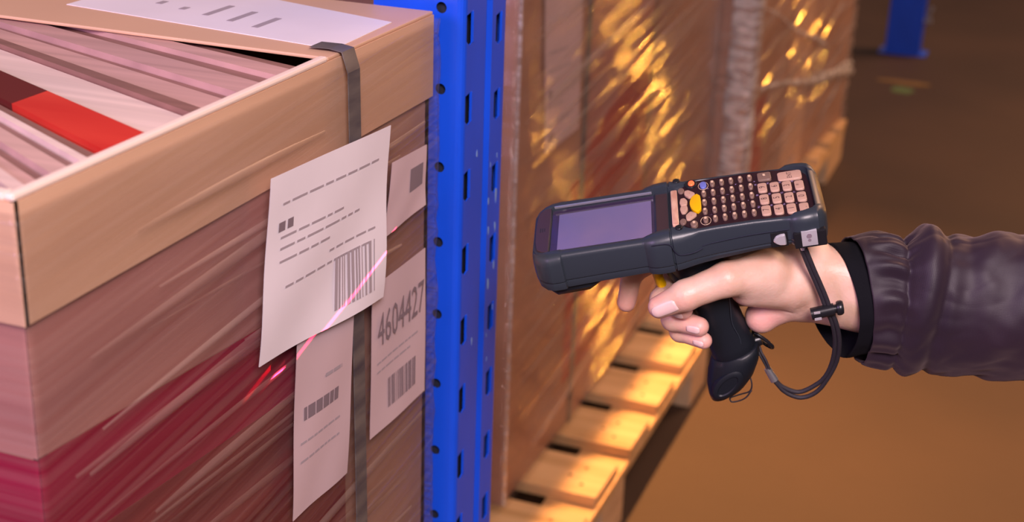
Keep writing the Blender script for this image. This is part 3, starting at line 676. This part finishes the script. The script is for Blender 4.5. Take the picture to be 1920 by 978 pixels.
for (x, y_) in ((122.4, 40.2), (122.2, -36.6)):
    mb = MB(); mb.prism([(x + 3.0 * math.cos(t), y_ + 3.6 * math.sin(t)) for t in [2 * math.pi * q / 20 for q in range(20)]], 7.0, 9.4, top_in=0.8); mm(mb); mb.build('screw_cap', M['screw'], SC, smooth=True, angle=50)
# small lilac legends between the keys
lg = MB(); rr = random.Random(9)
for i in range(6):
    for j in range(4):
        if rr.random() < 0.5:
            x = 147.6 + 7.5 * i; y_ = rowsy[j] - 7.3 + 1.6; c_ = rr.choice('+-=/:'); vs, fs = text_geo(c_, 3.4)
            lg.add([(x - v[1], y_ + v[0], kz(x) + 0.08) for v in vs], fs)
for i in range(4):
    for j in range(3):
        x = 185.6 + 9.6 * i; y_ = [17.2, -0.4, -19][j]; vs, fs = text_geo(('F9', 'F6', 'F3', 'F0', 'F8', 'F5', 'F2', 'F1', 'F7', 'F4', 'Fn', '+')[i + 4 * j], 2.6)
        lg.add([(x - v[1], y_ + v[0], kz(x) + 0.08) for v in vs], fs)
mm(lg); lg.build('key_legends', M['legl'], SC, label='small lilac printed key legends')

# near side: battery seam, silver release catch, metal plate, side clip recess
mb = MB(); mb.tube([(138, -43.2, -7.0), (150, -42.9, -5.6), (175, -42.5, -4.2), (205, -42.6, -4.2)], 0.35, n=6); mb.tube([(100, -48.6, 3.0), (113, -48.8, 2), (117, -48.4, -6), (121, -47.4, -10), (131, -45.6, -10.5), (138, -43.6, -9)], 0.45, n=6)
mm(mb); mb.build('housing_seams', M['void'], SC)
mb = MB(); c = [(192.0, -12.2), (194.5, -8.6), (198, -7.4), (201.6, -7.3), (202.0, -12), (202.0, -17.2), (197, -16.8), (193.6, -14.8)]
mb.rings([[(p[0], -43.2 + dy, p[1]) for p in rounded(c, 0.3)] for dy in (3, 0.0)] + [[(197.5 + (p[0] - 197.5) * 0.82, -44.2, -12 + (p[1] + 12) * 0.82) for p in rounded(c, 0.3)]]); mm(mb); mb.build('release_catch', M['silver'], SC, smooth=True, angle=40, label='silver battery release catch')
mb = MB(); mb.box(190.6, 203.6, -42.2, -41.0, -18.6, -5.8, bev=0.5); mb.box(207.8, 232.6, -46.5, -41, -20.5, -6.2, bev=1.2); mm(mb); mb.build('catch_recess', M['black'], SC)
mb = MB(); mb.rings([[(213.6, y_, z_) for y_, z_ in ((-44, -5.2), (-47.0, -5.8), (-47.6, -14), (-47.2, -18.4), (-44, -19.4))], [(225.4, y_, z_) for y_, z_ in ((-44, -5.2), (-47.0, -5.8), (-47.6, -14), (-47.2, -18.4), (-44, -19.4))]])
mm(mb); pl = mb.build('metal_plate', M['silver'], SC, smooth=True, angle=50, label='silver metal plate at the tail')
mb = MB(); mb.cyl((219.4, -47.3, -9.6), (219.4, -47.9, -9.6), 1.9, n=16); mb.cyl((219.4, -47.3, -13.2), (219.4, -47.9, -13.2), 1.2, n=16); mm(mb); mb.build('plate_screw', M['ink'], pl)

# grip, pommel, trigger
def ell_rings(st, n=28, pw=0.85):
    """st: (cx, cz, rx, ry, tilt) rings whose plane is perpendicular to the grip axis"""
    rows = []
    for cx, cz, rx, ry, tl in st:
        r = []
        for k in range(n):
            t = 2 * math.pi * k / n; a = math.copysign(abs(math.cos(t)) ** pw, math.cos(t)) * rx; b = math.copysign(abs(math.sin(t)) ** pw, math.sin(t)) * ry
            r.append((cx + a * math.cos(tl), b, cz - a * math.sin(tl) * -1))
        rows.append(r)
    return rows
tl = math.radians(14)
mb = MB(); mb.rings(ell_rings([(124, -24, 34, 30, 0), (126, -32, 30, 26, 0.04), (129, -42, 24, 20, 0.10), (132, -55, 19.5, 17, tl), (135.5, -72, 17.5, 16.2, tl), (139.5, -92, 17, 16.2, tl), (143.5, -112, 17.8, 16.8, tl), (147, -128, 19, 17.8, tl), (148.2, -134, 19.4, 18, tl), (148.6, -137, 18.2, 17, tl)])); mm(mb)
mb.build('grip', M['grip'], SC, smooth=True, angle=50)
mb = MB(); mb.rings(ell_rings([(148, -135.5, 19.5, 18.6, tl), (148, -138.5, 22.5, 20, 0.35), (146.5, -146, 25.5, 21.5, 0.42), (144.5, -156, 25.5, 21.5, 0.42), (142, -166, 23, 20, 0.42), (139, -174, 18.5, 16.5, 0.42), (136.5, -179, 12.5, 11, 0.42), (135.5, -180.5, 6, 5, 0.42)])); mm(mb)
pm = mb.build('grip_base', M['grip'], SC, smooth=True, angle=60)
mb = MB()
def oval(cx, cz, a, b, ang, yo):
    return [(cx + a * math.cos(t) * math.cos(ang) - b * math.sin(t) * math.sin(ang), yo, cz + a * math.cos(t) * math.sin(ang) + b * math.sin(t) * math.cos(ang)) for t in [2 * math.pi * k / 28 for k in range(28)]]
mb.rings([oval(139, -158, 17, 9.5, 0.75, -15), oval(139, -158, 16.5, 9, 0.75, -21.8), oval(139, -158, 14.5, 7.2, 0.75, -22.8), oval(138.6, -158.4, 12, 5.6, 0.75, -22.9), oval(138.6, -158.4, 11, 4.8, 0.75, -21.9)]); mm(mb); mb.build('base_boss', M['grip'], pm, smooth=True, angle=35)
mb = MB(); mb.tube([(152, -14.2, -58), (151.5, -15.6, -80), (150.5, -16.3, -100), (155, -15.6, -118), (153, -16.8, -134)], 0.35, n=6); mm(mb); mb.build('grip_seam', M['house'], SC)
mb = MB(); rows = []
for x, z_, rx in ((100, -30, 5), (98, -42, 4.6), (96.5, -52, 4.2), (97.4, -60, 4.0), (100.4, -67, 3.6), (103.6, -72, 2.2)):
    rows.append([(x + rx * math.cos(t), 7.5 * math.sin(t), z_) for t in [2 * math.pi * k / 18 for k in range(18)]])
mb.rings(rows); mm(mb); mb.build('trigger', M['yellow'], SC, smooth=True, angle=50, label='yellow trigger')
mb = MB(); mb.rings(ell_rings([(112, -27, 14, 12, 0), (112, -40, 12, 11, 0.1), (116, -55, 10, 11, 0.1), (120, -64, 8, 10, 0.1)])); mm(mb); mb.build('trigger_guard', M['grip'], SC, smooth=True, angle=50)
# rings for the strap on the grip base
mb = MB(); ring = [Vector((172.5, 3, -133.5)) + Vector((0.62 * 11.5 * math.cos(t), 0, -0.8 * 11.5 * math.cos(t))) + Vector((0.55, -0.8, 0.35)) * 5.6 * math.sin(t) for t in [2 * math.pi * k / 26 for k in range(27)]]
mb.tube(ring, 1.6, n=8, sub=1); mb.cyl((164, 3, -134), (172, 3, -132.5), 6.5, 5.0, n=16); mm(mb); mb.build('strap_ring', M['black'], SC, smooth=True, angle=60)
mb = MB(); mb.tube([(158, -12, -158), (158.5, -14, -166), (156, -13, -173), (149, -10, -177), (143, -9, -179), (138.5, -9, -180.5), (139.5, -10, -184), (146, -11, -183), (152, -13, -179), (157.5, -13.5, -172)], 0.7, n=6); mm(mb); mb.build('string_loop', M['cord'], SC, smooth=True)
mb = MB(); mb.cyl((212.5, -30, -22), (214.6, -30, -31), 2.4, n=12); mm(mb); mb.build('strap_lug', M['silver'], SC, smooth=True, angle=50)

# ------------------------------------------------------------------ wrist strap
WS = thing('wrist_strap', 'black braided wrist strap looping from the scanner tail over the wrist to the grip', 'wrist strap', mat=FR)
pa = [(214.2, -30.0, -29), (218.5, -30, -48.5), (222.1, -30, -63.0), (225.4, -30, -77), (227.9, -30, -90), (231.3, -29, -105), (232.3, -25, -125.5), (229, -20, -147), (221.8, -16, -165), (210.9, -13, -179), (197, -11, -185), (184.5, -10, -178), (177.4, -9, -167)]
mb = MB()
for s in (-1, 1):
    P = []
    for i, p in enumerate(pa):
        k = i / (len(pa) - 1); d = 1.9 + (1.1 if 6 < i < 12 else 0); a = Vector((-0.85, 0.0, 0.3)) if i < 7 else Vector((0.35, 0.0, 0.85)) if i > 8 else Vector((-0.7, 0, -0.3))
        if i > 8: a = Vector((-0.3, 0, 0.9))
        P.append(Vector(p) + a * d * s * (1 if i < 7 else (1 if i > 8 else 0.9)) + Vector((0, s * 0.5, 0)))
    mb.tube(P, 1.95, n=10, sub=6)
mb.tube([(174, -8, -158), (171, -6, -149), (168.5, -4, -142), (167.5, 0, -138)], 1.1, n=8); mb.tube([(175, -9, -156), (173, -7.6, -147), (170.5, -5, -141), (169.5, -1, -137)], 1.1, n=8)
mm(mb); mb.build('cord', M['cord'], WS, smooth=True, angle=60)
mb = MB(); mb.cyl((214, -32, -91.2), (232.5, -32, -89.4), 5.0, n=24); mm(mb); cl = mb.build('cord_lock', M['black'], WS, smooth=True, angle=50)
mb = MB(); mb.rings([[(x, -32 + r * math.sin(t), -89.3 + (x - 233) * 0.09 + r * math.cos(t)) for t in [2 * math.pi * k / 20 for k in range(20)]] for x, r in ((232, 3.6), (234, 3.6), (234.4, 5.4), (235.6, 6.0), (238.0, 6.0), (239.6, 5.0), (240.0, 3))]); mm(mb); mb.build('lock_button', M['black'], cl, smooth=True, angle=40)
mb = MB(); mb.box(216, 221, -37.3, -36.0, -88.6, -86.8, bev=0.2); mb.box(216, 221.6, -37.0, -35.6, -94.8, -92.6, bev=0.2); mm(mb); mb.build('lock_slots', M['silver'], cl, label='pale window slots')
mb = MB(); mb.cyl((177.8, -9.2, -168), (173.2, -7.2, -156), 3.6, 3.0, n=16); mm(mb); mb.build('crimp', M['steel'], WS, smooth=True, angle=50, label='metal crimp sleeve')

# ------------------------------------------------------------------ hand and forearm: one smooth surface from a blended distance field
def rc(p, a, b, ra, rb):
    a = np.array(a, np.float32); b = np.array(b, np.float32); ba = b - a; t = np.clip(((p - a) @ ba) / (ba @ ba), 0, 1)
    return np.linalg.norm(p - a - t[..., None] * ba, axis=-1) - (ra + (rb - ra) * t)


def ell(p, c, r, ax=None):
    q = p - np.array(c, np.float32)
    if ax is not None: q = q @ np.array(ax, np.float32).T
    r = np.array(r, np.float32); k0 = np.linalg.norm(q / r, axis=-1); k1 = np.linalg.norm(q / (r * r), axis=-1) + 1e-9
    return k0 * (k0 - 1) / k1


def smin(a, b, k):
    h = np.clip(0.5 + 0.5 * (b - a) / k, 0, 1); return b + (a - b) * h - k * h * (1 - h)


FING = dict(
    index=[((146, 33, -48), 11.5), ((106, 38, -56), 9.8), ((73, 33, -68), 9.0), ((64.0, 27, -93), 8.0)],
    middle=[((156, 31, -66), 11.5), ((108, 24, -72), 10.0), ((97, -9, -72), 9.4), ((113.5, -24, -75), 8.0)],
    ring=[((162, 28, -82), 11.0), ((109, 20, -88), 10.0), ((103.5, -11, -91.5), 9.6), ((124, -25, -93), 8.0)],
    pinky=[((167, 22, -97), 10.0), ((116, 20, -102), 9.0), ((107, -8, -106.5), 8.3), ((125.5, -24, -108), 7.0)],
    thumb=[((184, -15, -58), 17.5), ((152, -30, -48.5), 13.8), ((118, -35.5, -54.5), 12.0), ((96.0, -35.5, -62.0), 9.4)],
)


def hand_sdf(p):
    d = rc(p, (146, 33, -50), (212, 14, -66), 11.5, 20)
    for a, b, ra, rb in (((156, 31, -66), (212, 12, -78), 11.5, 20), ((162, 28, -82), (210, 10, -90), 11, 19), ((167, 22, -97), (206, 8, -98), 10, 17)): d = smin(d, rc(p, a, b, ra, rb), 8)
    d = smin(d, rc(p, (170, -14, -66), (200, -4, -76), 18, 22), 10)
    d = smin(d, rc(p, (175, 1, -109), (196, 4, -97), 13.2, 15), 3.5)
    d = smin(d, rc(p, (160, 8, -42), (200, 8, -60), 11, 15), 9)
    w_ = rc(p, (206, 6, -70), (262, 8, -88), 19.5, 24); w2 = rc(p, (202, 6, -94), (262, 8, -114), 19.0, 25); w_ = smin(w_, w2, 14)
    w_ = smin(w_, rc(p, (262, 8, -100), (330, 10, -128), 30, 34), 12)
    d = smin(d, w_, 12)
    fs = []
    for nme, ch in FING.items():
        f = None
        for (a, ra), (b, rb) in zip(ch, ch[1:]):
            s_ = rc(p, a, b, ra, rb); f = s_ if f is None else smin(f, s_, 4.0)
        # knuckle fullness
        f = smin(f, np.linalg.norm(p - np.array(ch[2][0], np.float32), axis=-1) - ch[2][1] * 1.02, 2.0)
        fs.append(smin(d, f, 9.0 if nme == 'thumb' else 5.0))
    out = fs[0]
    for f in fs[1:]: out = smin(out, f, 1.2)
    return out


def surface_nets(fn, lo, hi, h):
    ax = [np.arange(lo[i], hi[i] + h, h, dtype=np.float32) for i in range(3)]; n = [len(a) for a in ax]
    V = np.empty(n, np.float32)
    for i, x in enumerate(ax[0]):
        g = np.stack(np.meshgrid(np.array([x], np.float32), ax[1], ax[2], indexing='ij'), -1)[0]; V[i] = fn(g)
    s = V < 0; c = [slice(0, -1), slice(1, None)]; cnt = np.zeros([k - 1 for k in n], np.int32); acc = np.zeros([k - 1 for k in n] + [3], np.float64)
    for d in range(3):
        for a in (0, 1):
            for b in (0, 1):
                o = [d, (d + 1) % 3, (d + 2) % 3]; s0 = [None] * 3; s1 = [None] * 3
                s0[o[0]] = c[0]; s1[o[0]] = c[1]; s0[o[1]] = s1[o[1]] = c[a]; s0[o[2]] = s1[o[2]] = c[b]
                v0 = V[tuple(s0)]; v1 = V[tuple(s1)]; x = (v0 < 0) != (v1 < 0); t = np.where(x, v0 / np.where(x, v0 - v1, 1), 0)
                q = np.zeros(list(x.shape) + [3]); q[..., o[0]] = t; q[..., o[1]] = a; q[..., o[2]] = b
                acc += np.where(x[..., None], q, 0); cnt += x
    m_ = cnt > 0; idx = -np.ones(cnt.shape, np.int64); idx[m_] = np.arange(m_.sum())
    ii = np.argwhere(m_); verts = (ii + acc[m_] / cnt[m_][:, None]) * h + np.array(lo)
    faces = []
    for d in range(3):
        o1, o2 = (d + 1) % 3, (d + 2) % 3; s0 = [slice(None)] * 3; s1 = [slice(None)] * 3; s0[d] = c[0]; s1[d] = c[1]
        x = s[tuple(s0)] != s[tuple(s1)]; flip = s[tuple(s0)]; e = np.argwhere(x)
        e = e[(e[:, o1] > 0) & (e[:, o2] > 0) & (e[:, o1] < n[o1] - 1) & (e[:, o2] < n[o2] - 1)]
        fl_ = flip[tuple(e.T)]; q = []
        for (a, b) in ((1, 1), (0, 1), (0, 0), (1, 0)):
            k = e.copy(); k[:, o1] -= a; k[:, o2] -= b; q.append(idx[tuple(k.T)])
        q = np.stack(q, 1); q[~fl_] = q[~fl_][:, ::-1]; faces.append(q)
    return verts, np.concatenate(faces)


def grad(fn, p, e=0.4):
    g = np.stack([fn(p + np.eye(3, dtype=np.float32)[i] * e) - fn(p - np.eye(3, dtype=np.float32)[i] * e) for i in range(3)], -1) / (2 * e); return g


hv, hf = surface_nets(hand_sdf, (44, -58, -140), (300, 62, -18), 1.6)
hv = hv.astype(np.float32)
for _ in range(3):
    g = grad(hand_sdf, hv); hv = hv - g * (hand_sdf(hv) / np.maximum((g * g).sum(-1), 0.05))[:, None] * 0.8
# fine relief: knuckle creases on thumb and fingers, tendons at the wrist
def creases(p):
    d = np.zeros(len(p), np.float32)
    def cr_(c, ax, wd, amp, reach):
        q = p - np.array(c, np.float32); a = np.array(ax, np.float32); a /= np.linalg.norm(a); t = q @ a; m_ = np.exp(-(np.linalg.norm(q, axis=-1) / reach) ** 4)
        wob = 0.5 * np.sin(q[:, 1] * 0.7 + q[:, 2] * 0.5); return -amp * np.exp(-((t + wob) / wd) ** 2) * m_
    for nme in ('index', 'middle', 'ring', 'pinky', 'thumb'):
        ch = FING[nme]; a = np.array(ch[2][0]) - np.array(ch[1][0]); b = np.array(ch[3][0]) - np.array(ch[2][0]); ax = a / np.linalg.norm(a) + b / np.linalg.norm(b); ax /= np.linalg.norm(ax)
        for off in (-2.6, 0.2, 2.6): d += cr_(np.array(ch[2][0]) + ax * off, ax, 0.55, 0.38, 15)
    for off in (0, 3.2, 5.5): d += cr_((203 + off, -16, -86), (1, 0.0, 0.30), 0.7, 0.35, 14)
    d += cr_((184, -16, -92), (0.35, 0, 1), 1.3, 1.2, 16) 
    for z in (-74, -92): d += 0.0
    return d
g = grad(hand_sdf, hv); g /= np.linalg.norm(g, axis=-1, keepdims=True)
hv = hv + g * creases(hv)[:, None]
PE = thing('person', 'person in a dark purple jacket, right hand gripping the scanner', 'person', mat=FR)
hand = add_mesh('body', hv * MM, hf, M['skin'], PE, smooth=True)
at = hand.data.attributes.new('flush', 'FLOAT', 'POINT')
fl_ = np.zeros(len(hv), np.float32)
for nme, ch in FING.items(): fl_ = np.maximum(fl_, 0.9 * np.clip(1 - np.linalg.norm(hv - np.array(ch[3][0], np.float32), axis=-1) / 19, 0, 1) ** 0.7)
fl_ = np.maximum(fl_, 0.75 * np.clip(1.3 - np.linalg.norm((hv - np.array((178, -8, -106), np.float32)) / np.array((20, 22, 13)), axis=-1), 0, 1))
fl_ = np.maximum(fl_, 0.55 * np.clip(1 - np.linalg.norm(hv - np.array((117, -44, -56), np.float32), axis=-1) / 12, 0, 1))
at.data.foreach_set('value', fl_)


def finger_sdf(fname, p):
    ch = FING[fname]; f = None
    for (a, ra), (b, rb) in zip(ch, ch[1:]):
        s_ = rc(p, a, b, ra, rb); f = s_ if f is None else smin(f, s_, 4.0)
    return f


def nail(name, tip, axis, normal, L, W, label):
    hand_sdf = lambda q: finger_sdf(name, q)
    a = Vector(axis).normalized(); n_ = Vector(normal); n_ = (n_ - a * n_.dot(a)).normalized(); b = a.cross(n_); NU, NV = 12, 10; pts = []
    for i in range(NU + 1):
        for j in range(NV + 1):
            u = i / NU * 2 - 1; v = j / NV * 2 - 1; k = math.sqrt(max(0, 1 - abs(u) ** 2.6 * 0.72)) 
            q = Vector(tip) + a * (u * L / 2) + b * (v * W / 2 * k); pts.append(q + n_ * 16)
    p = np.array([q[:] for q in pts], np.float32); nn = np.array(n_[:], np.float32)
    p = p - nn * 9
    for _ in range(10):
        g = grad(hand_sdf, p); p = p - g * (np.clip(hand_sdf(p), -2, 2) / np.maximum((g * g).sum(-1), 0.1))[:, None] * 0.8
    u = np.repeat(np.linspace(-1, 1, NU + 1), NV + 1); v = np.tile(np.linspace(-1, 1, NV + 1), NU + 1)
    lift = 0.6 * (1 - 0.75 * np.maximum(np.abs(v) ** 6, np.clip(-u, 0, 1) ** 8)); top = p + nn * lift[:, None]; bot = p - nn * 1.2
    K = (NU + 1) * (NV + 1); F = []
    for i in range(NU):
        for j in range(NV):
            q = i * (NV + 1) + j; F.append((q, q + 1, q + NV + 2, q + NV + 1)); F.append((q + K, q + NV + 1 + K, q + NV + 2 + K, q + 1 + K))
    bd = [j for j in range(NV + 1)] + [(i + 1) * (NV + 1) + NV for i in range(NU)] + [NU * (NV + 1) + NV - 1 - j for j in range(NV)] + [(NU - 1 - i) * (NV + 1) for i in range(NU - 1)]
    for q, r in zip(bd, bd[1:] + bd[:1]): F.append((q, q + K, r + K, r))
    mb = MB(); mb.add([tuple(x) for x in top] + [tuple(x) for x in bot], F); mm(mb)
    return mb.build('fingernail', M['nailm'], PE, smooth=True, label=label)


nail('thumb', (97.5, -42, -61.5), (-22, 0, -7.8), (0.0, -1, 0.22), 27, 19.0, 'thumbnail')
nail('ring', (120.5, -32, -92.4), (20.5, -12, -1), (-0.55, -1, 0.30), 17, 13.5, 'fingernail of the ring finger')
nail('pinky', (122, -30, -107.4), (18.5, -12, -1.0), (-0.55, -1, 0.20), 15, 11.5, 'fingernail of the little finger')
nail('middle', (110, -31, -76.5), (16.5, -13, -2), (-0.5, -1, -0.25), 15, 13.0, 'fingernail of the middle finger, half under the thumb')


# ------------------------------------------------------------------ jacket sleeve
def interp(x, tab):
    if x <= tab[0][0]: return tab[0][1]
    for (a, va), (b, vb) in zip(tab, tab[1:]):
        if x <= b:
            t = (x - a) / (b - a); t = t * t * (3 - 2 * t); return va + (vb - va) * t
    return tab[-1][1]


CZ = [(225, -104), (256, -110), (300, -121), (338, -130), (388, -138), (470, -152), (800, -205)]


def tube_cloth(name, x0f, x1, HZ, HY, cy, mt, disp, nx=150, nt=180, thick=1.2, parent=PE, label=None):
    vs = []; uvs = []
    for i in range(nx + 1):
        for j in range(nt):
            th = 2 * math.pi * j / nt; c, s = math.cos(th), math.sin(th)      # c: up (z), s: towards -y (viewer)
            x0 = x0f(c, s); x = x0 + (x1 - x0) * i / nx; cz = interp(x, CZ); hz = interp(x, HZ); hy = interp(x, HY)
            d = disp(x, th, c, s, i / nx); k = 1 + d / hz
            vs.append(((x + c * (x - 300) * 0.0) * MM + 0.22 * c * hz * k * MM, (cy - s * hy * k) * MM, (cz + c * hz * k) * MM))
    F = [(i * nt + j, i * nt + (j + 1) % nt, (i + 1) * nt + (j + 1) % nt, (i + 1) * nt + j) for i in range(nx) for j in range(nt)]
    o = add_mesh(name, vs, F, mt, parent, smooth=True)
    uv = o.data.uv_layers.new(name='UVMap')
    for p in o.data.polygons:
        for li in p.loop_indices:
            v = o.data.loops[li].vertex_index; i, j = divmod(v, nt)
            if j == 0 and p.loop_indices[0] // 4 % nt == nt - 1: j = nt
            uv.data[li].uv = (i / nx, j / nt)
    so = o.modifiers.new('s', 'SOLIDIFY'); so.thickness = thick * MM; so.offset = 0
    bm = bmesh.new(); bm.from_mesh(o.data); bmesh.ops.recalc_face_normals(bm, faces=bm.faces[:]); bm.to_mesh(o.data); bm.free()
    if label: o['label'] = label
    return o


def N3(x, y, z): return noise.noise(Vector((x, y, z)))


def d_main(x, th, c, s, t):
    d = 0.0
    d += 4.5 * N3(x * 0.018, c * 1.3, s * 1.3 + 4) + 2.6 * abs(N3(x * 0.03 + 0.6 * th, c * 2.2, s * 2.2 + 9))
    # long drag folds
    d += 3.2 * math.exp(-((x - 345 - 26 * math.cos(th - 0.7)) / 13) ** 2) * (0.5 + 0.5 * s)
    d += 2.6 * math.exp(-((x - 392 - 34 * math.cos(th - 0.3)) / 12) ** 2)
    d += 2.2 * math.sin(x * 0.16 + 3 * math.sin(th) + 1.2 * c) * (0.35 + 0.65 * max(0, c)) * min(1, max(0, (x - 305) / 30))
    # fold ring just behind the gathered cuff
    d += 7.0 * math.exp(-((x - 299 - 3 * c) / 9.0) ** 2) * (0.55 + 0.45 * max(0, c + 0.2)); d -= 4.5 * math.exp(-((x - 315 - 3 * c + 4 * s) / 5.0) ** 2)
    # elastic seam and the gathers in front of it
    d -= 3.0 * math.exp(-((x - 286) / 2.6) ** 2)
    g_ = math.exp(-((x - 276) / 13) ** 2); ph = 11 * th + 1.8 * math.sin(2 * th) + 0.8 * N3(x * 0.05, th, 2)
    d += g_ * (3.4 * math.sin(ph) + 1.5 * math.sin(2.3 * ph + 1)) 
    d += 0.8 * N3(x * 0.09, c * 5, s * 5)
    return d


HZm = [(240, 50), (252, 53), (268, 54), (284, 53), (298, 56), (312, 60), (325, 56), (345, 57), (388, 62), (470, 68), (800, 88)]
HYm = [(240, 38), (268, 41), (284, 41), (298, 45), (325, 46), (388, 52), (470, 60), (800, 80)]
tube_cloth('jacket_sleeve', lambda c, s: 252 + 10 * s - 6 * c, 800, HZm, HYm, 9, M['fabric'], d_main, nx=420, nt=220, label='dark purple ripstop jacket sleeve')
HZi = [(215, 44), (228, 48), (250, 49), (262, 46), (285, 42)]; HYi = [(215, 34), (250, 38), (262, 39), (285, 35)]
tube_cloth('cuff_lining', lambda c, s: 234 + 17 * s - 5 * c, 286, HZi, HYi, 9, M['lining'], lambda x, th, c, s, t: 1.6 * math.sin(5 * th + 1) * (1 - t) + 1.2 * N3(x * .05, c * 3, s * 3), nx=30, nt=120, thick=1.6, label='black inner cuff')

# red scan line thrown by the scanner onto the carton
ll = bpy.data.lights.new('scan_line', 'SPOT'); ll.energy = 11.0; ll.color = (1, 0.02, 0.08); ll.spot_size = math.radians(66); ll.spot_blend = 0.1; ll.shadow_soft_size = 0.0008; ll.use_nodes = True
lo = bpy.data.objects.new('scan_line', ll); COL.objects.link(lo)
src = FR @ Vector((0.001, 0, -0.026)); tgt = Vector((X1, 0.977, 1.042)); a = (Vector((X1, 1.06, 1.066)) - src).normalized(); b = (Vector((X1, 0.83, 1.010)) - src).normalized()
zax = -(tgt - src).normalized(); yax = a.cross(b).normalized(); yax = (yax - zax * yax.dot(zax)).normalized(); xax = yax.cross(zax)
mt4 = Matrix((xax, yax, zax)).transposed().to_4x4(); mt4.translation = src; lo.matrix_world = mt4
N = ll.node_tree.nodes; Lk = ll.node_tree.links; em = [n for n in N if n.type == 'EMISSION'][0]
tc = N.new('ShaderNodeTexCoord'); sp = N.new('ShaderNodeSeparateXYZ'); Lk.new(tc.outputs['Normal'], sp.inputs[0])
dv = N.new('ShaderNodeMath'); dv.operation = 'DIVIDE'; Lk.new(sp.outputs[1], dv.inputs[0]); Lk.new(sp.outputs[2], dv.inputs[1])
ab = N.new('ShaderNodeMath'); ab.operation = 'ABSOLUTE'; Lk.new(dv.outputs[0], ab.inputs[0])
lt = N.new('ShaderNodeMath'); lt.operation = 'LESS_THAN'; lt.inputs[1].default_value = 0.010; Lk.new(ab.outputs[0], lt.inputs[0])
ml = N.new('ShaderNodeMath'); ml.operation = 'MULTIPLY'; ml.inputs[1].default_value = 1.0; Lk.new(lt.outputs[0], ml.inputs[0]); Lk.new(ml.outputs[0], em.inputs['Strength'])
